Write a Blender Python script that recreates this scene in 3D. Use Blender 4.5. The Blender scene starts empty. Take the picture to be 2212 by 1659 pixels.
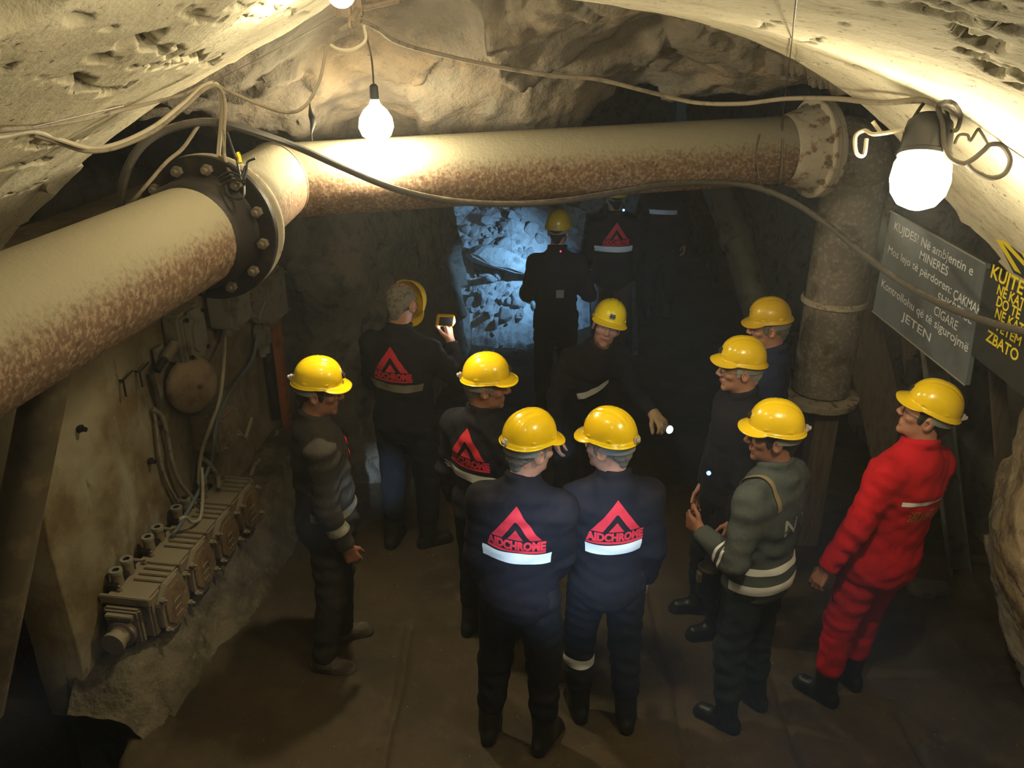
import bpy, bmesh, math, random
import numpy as np
from mathutils import Vector, Matrix, Quaternion
from mathutils.bvhtree import BVHTree

SC = bpy.context.scene
COL = SC.collection
random.seed(7)
RNG = np.random.default_rng(11)
PI = math.pi

# ------------------------------------------------------------------ camera
CAM_H, PITCH, FPX = 3.4, math.radians(24.0), 1850.0
CP, SP = math.cos(PITCH), math.sin(PITCH)
cam_data = bpy.data.cameras.new('camera_lens')
cam = bpy.data.objects.new('view_camera', cam_data)
COL.objects.link(cam)
cam.location = (0, 0, CAM_H)
cam.rotation_euler = (PI / 2 - PITCH, 0, 0)
cam_data.sensor_fit = 'HORIZONTAL'
cam_data.sensor_width = 36.0
cam_data.lens = 36.0 * FPX / 2212.0
cam_data.clip_start = 0.05
cam_data.clip_end = 100
SC.camera = cam

# ------------------------------------------------------------------ world, exposure
SC.view_settings.view_transform = 'Standard'
SC.view_settings.look = 'None'
SC.view_settings.gamma = 1.0
SC.view_settings.use_curve_mapping = False
SC.view_settings.exposure = 0.28
SC.cycles.max_bounces = 4
SC.cycles.diffuse_bounces = 3
SC.cycles.glossy_bounces = 2
SC.cycles.transmission_bounces = 2
SC.cycles.volume_bounces = 0
SC.cycles.transparent_max_bounces = 6
SC.cycles.caustics_reflective = False
SC.cycles.caustics_refractive = False
SC.cycles.adaptive_threshold = 0.04
world = bpy.data.worlds.new('mine_air')
SC.world = world
world.use_nodes = True
world.node_tree.nodes['Background'].inputs[0].default_value = (0.35, 0.62, 0.75, 1)
world.node_tree.nodes['Background'].inputs[1].default_value = 0.012


# ------------------------------------------------------------------ measuring the photograph
def ray(px, py):
    u = (829.5 - py) / FPX
    return Vector(((px - 1106) / FPX, CP + u * SP, u * CP - SP))


def P(px, py, d):
    return Vector((0, 0, CAM_H)) + ray(px, py) * d


def PZ(px, py, z):
    r = ray(px, py)
    return P(px, py, (z - CAM_H) / r.z)


def PX(px, py, x):
    r = ray(px, py)
    return P(px, py, x / r.x)


def PY(px, py, y):
    r = ray(px, py)
    return P(px, py, y / r.y)


WALL_A = Vector((0.1580, 0.9874, 0))      # along the left service wall
WALL_N = Vector((0.9874, -0.1580, 0))     # out of it, into the gallery
WALL_O = Vector((-2.2, 3.4, 0))


def PWALL(px, py, off=0.0):
    r = ray(px, py)
    d = (off + WALL_O.dot(WALL_N)) / r.dot(WALL_N)
    return P(px, py, d)


# ------------------------------------------------------------------ lights
def spot(name, loc, target, energy, angle, blend, color, radius=0.02):
    l = bpy.data.lights.new(name, 'SPOT')
    l.energy, l.spot_size, l.spot_blend, l.color, l.shadow_soft_size = energy, math.radians(angle), blend, color, radius
    o = bpy.data.objects.new(name, l)
    COL.objects.link(o)
    o.location = loc
    o.rotation_euler = (Vector(target) - Vector(loc)).to_track_quat('-Z', 'Y').to_euler()
    return o


def point(name, loc, energy, color, radius=0.05):
    l = bpy.data.lights.new(name, 'POINT')
    l.energy, l.color, l.shadow_soft_size = energy, color, radius
    o = bpy.data.objects.new(name, l)
    COL.objects.link(o)
    o.location = loc
    return o


WARM = (1.0, 0.86, 0.55)
COOL = (0.55, 0.78, 1.0)
BULB_P = P(812, 262, 3.98)
LAMP_D = 2.4
LAMP_P = P(1978, 398, LAMP_D)
TOP_P = P(735, -14, 2.6)
point('bulb_light', BULB_P + Vector((0, -0.02, -0.10)), 66, WARM, 0.05)
point('bulkhead_light', LAMP_P + Vector((-0.04, -0.06, -0.12)), 25, WARM, 0.05)
point('roof_bulb_light', TOP_P + Vector((0.02, -0.07, -0.05)), 13, WARM, 0.03)
point('added_vault_fill', (-0.12, 1.45, 3.36), 9.5, WARM, 0.04)  # added fill out of view, with no bulb; brightens the left lining
# cap lamps of the visitors standing beside the photographer on the steps
spot('cap_lamp_beam', (0.25, 0.0, 3.1), PZ(1235, 1165, 1.10), 800, 16, 1.0, COOL, 0.02)
spot('cap_lamp_beam.001', (-0.25, 0.05, 3.2), PZ(828, 1030, 0.25), 1000, 5.2, 1.0, COOL, 0.02)
spot('cap_lamp_beam.002', (0.7, -0.1, 3.0), PZ(2180, 1590, 0.0), 40, 14, 1.0, COOL, 0.02)
spot('cap_lamp_beam.003', (0.1, 0.05, 3.25), P(1330, 545, 7.8), 330, 13, 1.0, COOL, 0.02)
# torches of the men at the far end, on the broken rock
spot('torch_beam', (0.66, 8.62, 1.30), (-0.15, 9.35, 0.55), 95, 100, 0.9, (0.26, 0.58, 1.0), 0.02)
spot('torch_beam.001', (0.50, 7.5, 1.15), PZ(1280, 690, 0.0), 80, 34, 1.0, (0.26, 0.58, 1.0), 0.02)


# ------------------------------------------------------------------ names, labels
def tag(o, label=None, cat=None, group=None, kind=None):
    if label: o['label'] = label
    if cat: o['category'] = cat
    if group: o['group'] = group
    if kind: o['kind'] = kind
    return o


def empty(name, loc=(0, 0, 0), rz=0.0):
    o = bpy.data.objects.new(name, None)
    o.empty_display_size = 0.1
    COL.objects.link(o)
    o.location = loc
    o.rotation_euler = (0, 0, rz)
    return o


def link(name, me, mat, parent=None):
    o = bpy.data.objects.new(name, me)
    if mat is not None:
        for m in (mat if isinstance(mat, (list, tuple)) else [mat]):
            me.materials.append(m)
    COL.objects.link(o)
    if parent is not None:
        o.parent = parent
    return o


def np_mesh(name, V, F, smooth=True):
    V = np.asarray(V, np.float32)
    F = np.asarray(F, np.int32)
    me = bpy.data.meshes.new(name)
    k = F.shape[1]
    me.vertices.add(len(V))
    me.vertices.foreach_set('co', V.ravel())
    me.loops.add(F.size)
    me.loops.foreach_set('vertex_index', F.ravel())
    me.polygons.add(len(F))
    me.polygons.foreach_set('loop_start', np.arange(0, F.size, k, dtype=np.int32))
    me.polygons.foreach_set('use_smooth', np.full(len(F), smooth))
    me.update(calc_edges=True)
    return me


def grid_faces(nu, nv, wrap=False, flip=False):
    i = np.arange(nu - (0 if wrap else 1))[:, None]
    j = np.arange(nv - 1)[None, :]
    i2 = (i + 1) % nu
    q = np.stack([i * nv + j, i2 * nv + j, i2 * nv + j + 1, i * nv + j + 1], -1).reshape(-1, 4)
    return q[:, ::-1] if flip else q


# ------------------------------------------------------------------ numpy noise
def _h(ix, iy, iz, s):
    n = (ix * 374761393 + iy * 668265263 + iz * 2147483647 + s * 1274126177) & 0xffffffff
    n = ((n ^ (n >> 13)) * 1274126177) & 0xffffffff
    n = n ^ (n >> 16)
    return (n & 0xffff) / 65535.0


def vnoise(p, s=0):
    i = np.floor(p).astype(np.int64)
    f = p - i
    f = f * f * (3 - 2 * f)
    r = 0
    for dx in (0, 1):
        for dy in (0, 1):
            for dz in (0, 1):
                w = (f[:, 0] if dx else 1 - f[:, 0]) * (f[:, 1] if dy else 1 - f[:, 1]) * (f[:, 2] if dz else 1 - f[:, 2])
                r = r + w * _h(i[:, 0] + dx, i[:, 1] + dy, i[:, 2] + dz, s)
    return r * 2 - 1


def fbm(p, oct=4, s=0, gain=0.5):
    r, a = 0, 1.0
    for o in range(oct):
        r = r + a * vnoise(p * 2 ** o + 17.3 * o, s + o)
        a *= gain
    return r


def facets(p, n, lo, hi, tilt, s=0):
    """blocky broken-rock relief: every point takes the tilted plane of its nearest seed"""
    g = np.random.default_rng(s)
    c = g.uniform(lo, hi, (n, 3))
    t = g.normal(0, tilt, (n, 3))
    o = g.normal(0, 0.5, n)
    out = np.empty(len(p))
    for a in range(0, len(p), 20000):
        q = p[a:a + 20000]
        d = ((q[:, None, :] - c[None]) ** 2).sum(-1)
        k = d.argmin(1)
        out[a:a + 20000] = ((q - c[k]) * t[k]).sum(-1) + o[k] * 0.12
    return out


# ------------------------------------------------------------------ mesh collector
class MB:
    def __init__(self):
        self.v, self.f = [], []

    def add(self, vs, fs):
        b = len(self.v)
        self.v += [Vector(v) for v in vs]
        self.f += [tuple(b + i for i in f) for f in fs]
        return self

    def box(self, c, size, ax=None, taper=1.0):
        ax = ax or (Vector((1, 0, 0)), Vector((0, 1, 0)), Vector((0, 0, 1)))
        c = Vector(c)
        vs = []
        for k in (-.5, .5):
            t = taper if k > 0 else 1.0
            for i, j in ((-.5, -.5), (.5, -.5), (.5, .5), (-.5, .5)):
                vs.append(c + ax[0] * i * size[0] * t + ax[1] * j * size[1] * t + ax[2] * k * size[2])
        return self.add(vs, [(3, 2, 1, 0), (4, 5, 6, 7), (0, 1, 5, 4), (1, 2, 6, 5), (2, 3, 7, 6), (3, 0, 4, 7)])

    def prism(self, pts, off):
        """polygon pts extruded by vector off"""
        n = len(pts)
        off = Vector(off)
        pts = [Vector(p) for p in pts]
        return self.add(pts + [p + off for p in pts], [tuple(reversed(range(n))), tuple(range(n, 2 * n))] +
                        [(i, (i + 1) % n, n + (i + 1) % n, n + i) for i in range(n)])

    def lathe(self, o, axis, prof, n=24, cap=True):
        """prof = [(distance along axis, radius)]"""
        o, axis = Vector(o), Vector(axis).normalized()
        a = axis.orthogonal().normalized()
        b = axis.cross(a)
        vs = []
        for t, r in prof:
            for i in range(n):
                an = 2 * PI * i / n
                vs.append(o + axis * t + (a * math.cos(an) + b * math.sin(an)) * r)
        fs = []
        for k in range(len(prof) - 1):
            for i in range(n):
                j = (i + 1) % n
                fs.append((k * n + i, k * n + j, (k + 1) * n + j, (k + 1) * n + i))
        if cap:
            fs.append(tuple(reversed(range(n))))
            fs.append(tuple(range((len(prof) - 1) * n, len(prof) * n)))
        return self.add(vs, fs)

    def cyl(self, a, b, r, n=16, r2=None):
        a, b = Vector(a), Vector(b)
        return self.lathe(a, b - a, [(0, r), ((b - a).length, r if r2 is None else r2)], n)

    def tube(self, pts, r, n=8, sub=8, smooth=True):
        pts = [Vector(p) for p in pts]
        if smooth and len(pts) > 2:
            out = []
            for i in range(len(pts) - 1):
                p0 = pts[i - 1] if i else pts[0] * 2 - pts[1]
                p1, p2 = pts[i], pts[i + 1]
                p3 = pts[i + 2] if i + 2 < len(pts) else p2 * 2 - p1
                for k in range(sub):
                    t = k / sub
                    out.append(0.5 * ((2 * p1) + (p2 - p0) * t + (2 * p0 - 5 * p1 + 4 * p2 - p3) * t * t + (3 * p1 - p0 - 3 * p2 + p3) * t ** 3))
            out.append(pts[-1])
            pts = out
        vs, fs = [], []
        nrm = (pts[1] - pts[0]).orthogonal().normalized()
        for i, p in enumerate(pts):
            t = (pts[min(i + 1, len(pts) - 1)] - pts[max(i - 1, 0)]).normalized()
            nrm = (nrm - t * nrm.dot(t)).normalized()
            b = t.cross(nrm)
            rr = r if not callable(r) else r(i / (len(pts) - 1))
            for k in range(n):
                an = 2 * PI * k / n
                vs.append(p + (nrm * math.cos(an) + b * math.sin(an)) * rr)
        m = len(pts)
        for i in range(m - 1):
            for k in range(n):
                j = (k + 1) % n
                fs.append((i * n + k, i * n + j, (i + 1) * n + j, (i + 1) * n + k))
        fs += [tuple(reversed(range(n))), tuple(range((m - 1) * n, m * n))]
        return self.add(vs, fs)

    def ball(self, c, r, n=16, m=10, ax=None):
        c = Vector(c)
        r = Vector((r, r, r)) if isinstance(r, (int, float)) else Vector(r)
        vs, fs = [], []
        for i in range(m + 1):
            th = PI * i / m
            for k in range(n):
                ph = 2 * PI * k / n
                q = Vector((r.x * math.sin(th) * math.cos(ph), r.y * math.sin(th) * math.sin(ph), r.z * math.cos(th)))
                vs.append(c + (ax @ q if ax else q))
        for i in range(m):
            for k in range(n):
                j = (k + 1) % n
                fs.append((i * n + k, (i + 1) * n + k, (i + 1) * n + j, i * n + j))
        return self.add(vs, fs)

    def build(self, name, mat, parent=None, smooth=True, bevel=0.0, angle=35):
        me = bpy.data.meshes.new(name)
        me.from_pydata([tuple(v) for v in self.v], [], self.f)
        bm = bmesh.new()
        bm.from_mesh(me)
        bmesh.ops.remove_doubles(bm, verts=bm.verts, dist=1e-6)
        bmesh.ops.dissolve_degenerate(bm, edges=bm.edges, dist=1e-6)
        bmesh.ops.recalc_face_normals(bm, faces=bm.faces)
        if bevel:
            ed = [e for e in bm.edges if len(e.link_faces) == 2 and e.calc_face_angle(0) > math.radians(40)]
            try:
                bmesh.ops.bevel(bm, geom=ed, offset=bevel, segments=2, affect='EDGES', clamp_overlap=True)
            except Exception:
                pass
        for f in bm.faces:
            f.smooth = smooth
        if smooth:
            for e in bm.edges:
                if len(e.link_faces) == 2 and e.calc_face_angle(0) > math.radians(angle):
                    e.smooth = False
        bm.to_mesh(me)
        bm.free()
        return link(name, me, mat, parent)


# ------------------------------------------------------------------ materials
def lin(c):
    return tuple(x / 12.92 if x <= 0.04045 else ((x + 0.055) / 1.055) ** 2.4 for x in c)


def M(name, col, rough=0.7, metal=0.0, spec=0.5, mix=(), bump=(), coat=0.0, emit=None, sss=0.0):
    """mix = [(colour, noise scale, lo, hi, kind, stretch)], laid over each other; bump = [(scale, strength, distance)]"""
    m = bpy.data.materials.new(name)
    m.use_nodes = True
    nt = m.node_tree
    N, L = nt.nodes, nt.links
    b = N['Principled BSDF']
    b.inputs['Roughness'].default_value = rough
    b.inputs['Metallic'].default_value = metal
    b.inputs['Specular IOR Level'].default_value = spec
    b.inputs['Coat Weight'].default_value = coat
    b.inputs['Coat Roughness'].default_value = 0.12
    if sss:
        b.inputs['Subsurface Weight'].default_value = sss
        b.inputs['Subsurface Radius'].default_value = (0.012, 0.005, 0.003)
        b.inputs['Subsurface Scale'].default_value = 0.5
    tc = N.new('ShaderNodeTexCoord')
    cur = None
    for c2, scale, lo, hi, *rest in mix:
        kind = rest[0] if rest else 'noise'
        st = rest[1] if len(rest) > 1 else (1, 1, 1)
        mp = N.new('ShaderNodeMapping')
        mp.inputs['Scale'].default_value = st
        L.new(tc.outputs['Object'], mp.inputs['Vector'])
        if kind == 'up':
            g = N.new('ShaderNodeNewGeometry')
            s = N.new('ShaderNodeSeparateXYZ')
            L.new(g.outputs['Normal'], s.inputs[0])
            t = N.new('ShaderNodeTexNoise')
            t.inputs['Scale'].default_value = scale
            t.inputs['Detail'].default_value = 6
            L.new(mp.outputs[0], t.inputs['Vector'])
            ad = N.new('ShaderNodeMath')
            ad.operation = 'MULTIPLY_ADD'
            ad.inputs[1].default_value = 0.9
            L.new(t.outputs['Fac'], ad.inputs[0])
            L.new(s.outputs['Z'], ad.inputs[2])
            fac = ad.outputs[0]
        elif kind == 'voronoi':
            t = N.new('ShaderNodeTexVoronoi')
            t.inputs['Scale'].default_value = scale
            L.new(mp.outputs[0], t.inputs['Vector'])
            fac = t.outputs['Distance']
        else:
            t = N.new('ShaderNodeTexNoise')
            t.inputs['Scale'].default_value = scale
            t.inputs['Detail'].default_value = 7
            t.inputs['Roughness'].default_value = 0.62
            L.new(mp.outputs[0], t.inputs['Vector'])
            fac = t.outputs['Fac']
        r = N.new('ShaderNodeMapRange')
        r.inputs['From Min'].default_value = lo
        r.inputs['From Max'].default_value = hi
        r.interpolation_type = 'SMOOTHSTEP'
        L.new(fac, r.inputs['Value'])
        mx = N.new('ShaderNodeMix')
        mx.data_type = 'RGBA'
        if cur is None:
            mx.inputs[6].default_value = (*col, 1)
        else:
            L.new(cur, mx.inputs[6])
        mx.inputs[7].default_value = (*c2, 1)
        L.new(r.outputs[0], mx.inputs[0])
        cur = mx.outputs[2]
    if cur is None:
        b.inputs['Base Color'].default_value = (*col, 1)
    else:
        L.new(cur, b.inputs['Base Color'])
    prev = None
    for scale, strength, dist in bump:
        t = N.new('ShaderNodeTexNoise')
        t.inputs['Scale'].default_value = scale
        t.inputs['Detail'].default_value = 8
        t.inputs['Roughness'].default_value = 0.6
        L.new(tc.outputs['Object'], t.inputs['Vector'])
        bp = N.new('ShaderNodeBump')
        bp.inputs['Strength'].default_value = strength
        bp.inputs['Distance'].default_value = dist
        L.new(t.outputs['Fac'], bp.inputs['Height'])
        if prev is not None:
            L.new(prev, bp.inputs['Normal'])
        prev = bp.outputs[0]
    if prev is not None:
        L.new(prev, b.inputs['Normal'])
    if emit:
        b.inputs['Emission Color'].default_value = (*emit[0], 1)
        b.inputs['Emission Strength'].default_value = emit[1]
    return m


MAT = dict(
    vault=M('whitewashed_shotcrete', (.66, .60, .45), .95, spec=.1, mix=[((.47, .41, .29), 5.0, .45, .72), ((.72, .67, .52), 1.1, .45, .7), ((.36, .30, .20), 14, .60, .72), ((.15, .12, .08), 42, .615, .69), ((.10, .08, .055), 17, .70, .76)], bump=[(70, .5, .008), (16, .35, .02)]),
    rock=M('grey_brown_rock', (.140, .119, .092), .92, spec=.2, mix=[((.22, .172, .118), 2.2, .45, .65), ((.115, .097, .08), 5, .52, .68), ((.18, .172, .14), 1.3, .5, .7), ((.09, .075, .06), 18, .62, .74)], bump=[(7, .7, .06), (30, .6, .015), (110, .35, .004)]),
    rocktan=M('tan_rock', (.33, .26, .165), .92, spec=.2, mix=[((.42, .34, .22), 3, .45, .65), ((.17, .135, .09), 7, .5, .68), ((.10, .08, .055), 22, .62, .74)], bump=[(9, .7, .05), (30, .6, .015), (110, .35, .004)]),
    rockdark=M('dark_rock', (.190, .175, .145), .95, spec=.2, mix=[((.25, .21, .155), 1.6, .45, .65), ((.08, .075, .065), 5, .5, .7), ((.13, .14, .13), 11, .5, .7)], bump=[(7, .7, .06), (30, .6, .015), (110, .3, .004)]),
    muck=M('broken_ore', (.42, .43, .42), .9, spec=.3, mix=[((.22, .225, .22), 9, .45, .7), ((.55, .55, .53), 3, .5, .75)], bump=[(25, .6, .02), (90, .4, .006)]),
    wallpanel=M('stained_concrete', (.250, .212, .135), .93, spec=.15, mix=[((.145, .100, .048), 2.0, .40, .64), ((.30, .275, .20), 5, .55, .74, 'noise', (1, 1, .35)), ((.10, .085, .055), 11, .60, .74, 'noise', (1, 1, .3)), ((.07, .06, .045), 60, .68, .76)], bump=[(18, .35, .012), (80, .3, .004)]),
    ledge=M('rough_grout', (.160, .137, .092), .95, spec=.15, mix=[((.09, .075, .05), 3.4, .45, .65), ((.215, .19, .135), 12, .55, .72), ((.05, .045, .035), 24, .63, .73)], bump=[(9, .8, .05), (40, .7, .014)]),
    floor=M('muddy_floor', (.070, .049, .025), .68, spec=.35, mix=[((.043, .033, .019), 1.5, .42, .66), ((.092, .067, .036), 7, .5, .75), ((.035, .027, .018), 20, .62, .74), ((.85, .82, .72), 95, .700, .715)], bump=[(12, .4, .02), (60, .45, .006)]),  # last layer: pale flecks put wet glitter into the floor colour
    greypipe=M('grey_corroded_pipe', (.175, .150, .125), .85, spec=.3, mix=[((.28, .25, .21), 40, .48, .64), ((.10, .07, .05), 6, .52, .68)], bump=[(70, .5, .004)]),
    pipe=M('dusty_rusted_pipe', (.150, .092, .058), .85, spec=.3, mix=[((.30, .215, .145), 55, .46, .62), ((.085, .05, .033), 24, .57, .68), ((.30, .270, .190), 60, .42, .98, 'up')], bump=[(70, .5, .004), (14, .2, .01)]),
    pipeend=M('pale_corroded_flange', (.40, .35, .27), .85, spec=.3, mix=[((.20, .11, .06), 14, .52, .62), ((.52, .47, .37), 5, .5, .7)], bump=[(40, .5, .005)]),
    darksteel=M('black_steel', (.018, .015, .013), .55, .4, mix=[((.055, .038, .026), 12, .5, .7)], bump=[(50, .3, .003)]),
    bolt=M('worn_bolt', (.30, .25, .19), .5, .7, bump=[(60, .3, .002)]),
    strut=M('dirty_steel_prop', (.10, .078, .048), .8, .2, mix=[((.17, .13, .075), 8, .5, .68), ((.05, .04, .03), 3, .5, .68)], bump=[(40, .4, .004)]),
    cable=M('dusty_cable', (.24, .20, .145), .8, spec=.3, mix=[((.14, .115, .085), 18, .5, .66)]),
    whitecable=M('pale_cable', (.44, .39, .29), .7, mix=[((.36, .30, .22), 15, .52, .68)]),
    hose=M('black_rubber_hose', (.050, .042, .034), .6, spec=.4, mix=[((.19, .155, .11), 30, 1.1, 1.6, 'up')]),
    bluecable=M('blue_grey_cable', (.13, .17, .19), .6, mix=[((.22, .21, .17), 20, .5, .66)]),
    wire=M('thin_wire', (.10, .08, .06), .5, .5),
    bell=M('rusty_gong', (.30, .215, .135), .8, mix=[((.20, .125, .07), 7, .48, .66), ((.37, .30, .21), 22, .55, .7)], bump=[(60, .3, .003)]),
    box=M('dusty_switchgear', (.200, .155, .095), .85, mix=[((.115, .08, .045), 9, .48, .66), ((.25, .21, .14), 60, .5, 1.2, 'up')], bump=[(60, .3, .003)]),
    cover=M('rusty_cover', (.20, .125, .055), .75, mix=[((.125, .075, .035), 12, .45, .65), ((.28, .20, .10), 30, .55, .68)], bump=[(50, .3, .003)]),
    greybox=M('grey_enamel', (.235, .225, .175), .8, mix=[((.15, .125, .085), 8, .5, .68)], bump=[(40, .25, .003)]),
    orange=M('orange_painted_steel', (.40, .125, .030), .7, mix=[((.22, .08, .03), 9, .5, .66)]),
    timber=M('weathered_timber', (.165, .125, .085), .85, mix=[((.13, .085, .05), 4, .45, .65, 'noise', (12, 12, 1))], bump=[(30, .3, .004)]),
    steelgrey=M('grey_channel_steel', (.22, .225, .20), .65, .3, mix=[((.12, .105, .075), 8, .5, .68)]),
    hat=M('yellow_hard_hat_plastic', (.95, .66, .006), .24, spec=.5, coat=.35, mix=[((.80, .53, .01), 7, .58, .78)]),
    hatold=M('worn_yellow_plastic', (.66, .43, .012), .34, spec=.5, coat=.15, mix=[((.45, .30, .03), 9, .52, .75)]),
    badge=M('dark_lamp_bracket', (.035, .032, .03), .45),
    clip=M('pale_cable_clip', (.50, .47, .42), .5),
    band=M('grey_head_band', (.24, .25, .25), .8),
    navy=M('navy_work_cloth', (.0115, .0115, .0185), .88, spec=.18, mix=[((.0200, .0170, .0220), 4, .45, .7)], bump=[(28, .35, .012), (420, .25, .0012)]),
    navypants=M('navy_trouser_cloth', (.0115, .0135, .0190), .9, spec=.15, mix=[((.022, .022, .026), 6, .5, .72)], bump=[(24, .35, .012), (420, .25, .0012)]),
    blue=M('dark_blue_cloth', (.018, .026, .075), .9, spec=.15, bump=[(24, .35, .012), (420, .25, .0012)]),
    charcoal=M('charcoal_coverall_cloth', (.042, .037, .030), .92, spec=.15, mix=[((.062, .054, .042), 5, .5, .7)], bump=[(26, .4, .014), (420, .25, .0012)]),
    greyblue=M('faded_grey_blue_cloth', (.080, .094, .092), .92, spec=.15, mix=[((.045, .052, .054), 4, .5, .7), ((.105, .105, .085), 9, .57, .72)], bump=[(26, .4, .014), (420, .25, .0012)]),
    greypants=M('dirty_dark_trousers', (.024, .031, .033), .92, spec=.15, mix=[((.05, .05, .04), 6, .55, .72)], bump=[(24, .4, .014), (420, .25, .0012)]),
    red=M('red_coverall_cloth', (.60, .010, .022), .85, spec=.2, mix=[((.45, .008, .014), 5, .5, .7)], bump=[(26, .4, .014), (420, .25, .0012)]),
    brownpants=M('brown_trousers', (.075, .045, .040), .9, bump=[(26, .4, .014)]),
    boot=M('black_rubber_boot', (.012, .014, .012), .42, spec=.45, mix=[((.055, .045, .03), 12, .56, .72)], bump=[(40, .2, .004)]),
    shoe=M('muddy_shoe', (.095, .080, .058), .9, mix=[((.16, .14, .105), 25, .5, .68), ((.05, .035, .025), 9, .55, .7)], bump=[(40, .5, .006)]),
    skin=M('skin', (.50, .255, .175), .55, spec=.4, mix=[((.42, .19, .13), 22, .5, .72)], bump=[(120, .15, .0015)], sss=.15),
    skindark=M('tanned_skin', (.34, .155, .095), .55, spec=.4, mix=[((.28, .12, .075), 22, .5, .72)], bump=[(120, .2, .0015)], sss=.12),
    lip=M('lips', (.30, .085, .070), .5),
    teeth=M('teeth', (.70, .64, .52), .35),
    brow=M('eyebrow_hair', (.030, .020, .015), .9),
    white=M('eye_white', (.62, .58, .52), .3),
    iris=M('dark_iris', (.02, .014, .010), .2),
    hairgrey=M('grey_hair', (.26, .235, .20), .85, mix=[((.13, .115, .10), 40, .45, .65)], bump=[(160, .9, .006), (60, .6, .008)]),
    hairdark=M('dark_hair', (.018, .014, .012), .7, bump=[(160, .9, .005)]),
    hairsilver=M('silver_hair', (.48, .46, .42), .8, bump=[(160, .9, .005)]),
    tape=M('silver_reflective_tape', (.86, .88, .88), .55, .0, spec=.5, bump=[(35, .35, .006)]),
    tapeold=M('dirty_reflective_tape', (.27, .255, .20), .7, mix=[((.17, .155, .115), 14, .5, .68)], bump=[(35, .4, .006)]),
    logo=M('red_screen_print', (.74, .030, .055), .7, mix=[((.58, .02, .04), 30, .55, .7)]),
    gold=M('gold_stitching', (.42, .17, .035), .6),
    print=M('worn_white_print', (.42, .43, .40), .8, mix=[((.10, .115, .11), 30, .5, .62)]),
    strap=M('khaki_webbing', (.26, .20, .10), .85, bump=[(200, .3, .002)]),
    glove=M('tan_leather_glove', (.42, .29, .17), .75, mix=[((.32, .22, .13), 20, .5, .7)], bump=[(60, .3, .003)]),
    blackplastic=M('black_plastic', (.012, .012, .013), .4),
    greyplastic=M('grey_plastic', (.16, .16, .15), .5),
    signgrey=M('slate_sign_paint', (.125, .147, .168), .75, mix=[((.080, .088, .090), 3, .45, .68), ((.165, .17, .165), 20, .64, .74)]),
    signblack=M('black_sign_paint', (.016, .017, .017), .7, mix=[((.035, .034, .028), 9, .55, .72)]),
    signedge=M('bare_board_edge', (.30, .28, .24), .8),
    signwhite=M('white_sign_lettering', (.74, .77, .80), .75, mix=[((.38, .39, .39), 40, .55, .7)]),
    signyellow=M('yellow_sign_lettering', (.80, .64, .012), .7),
    glassglow=M('glowing_lamp_glass', (.9, .85, .7), .3, emit=((1.0, .86, .56), 30.0)),
    torchglow=M('lit_torch_lens', (.9, .95, 1.0), .2, emit=((.70, .86, 1.0), 14.0)),
    flashglow=M('lit_flash', (.95, .93, .95), .2, emit=((1.0, .90, .93), 12.0)),
    blueglow=M('blue_led', (.2, .3, 1.0), .2, emit=((.10, .25, 1.0), 6.0)),
    redglow=M('red_led', (1, .1, .2), .2, emit=((1.0, .02, .08), 4.0)),
    yellowtape=M('yellow_insulation_tape', (.75, .66, .02), .5),
    glasslens=M('spectacle_lens', (.55, .5, .45), .1, spec=.8),
    silver=M('silver_frame', (.55, .50, .45), .3, .9),
)
# darker colour in the seams of the lining and grime on its rough shoulder follow the relief that was modelled
_nt = MAT['vault'].node_tree
_b = _nt.nodes['Principled BSDF']
for _att, _c in (('seam', (.085, .070, .045, 1)), ('grime', (.125, .120, .075, 1))):
    _src = _b.inputs['Base Color'].links[0].from_socket
    _a = _nt.nodes.new('ShaderNodeAttribute')
    _a.attribute_name = _att
    _x = _nt.nodes.new('ShaderNodeMix')
    _x.data_type = 'RGBA'
    _nt.links.new(_src, _x.inputs[6])
    _x.inputs[7].default_value = _c
    _nt.links.new(_a.outputs['Fac'], _x.inputs[0])
    _nt.links.new(_x.outputs[2], _b.inputs['Base Color'])
_l = MAT['glasslens'].node_tree.nodes['Principled BSDF']
_l.inputs['Alpha'].default_value = 0.18


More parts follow.
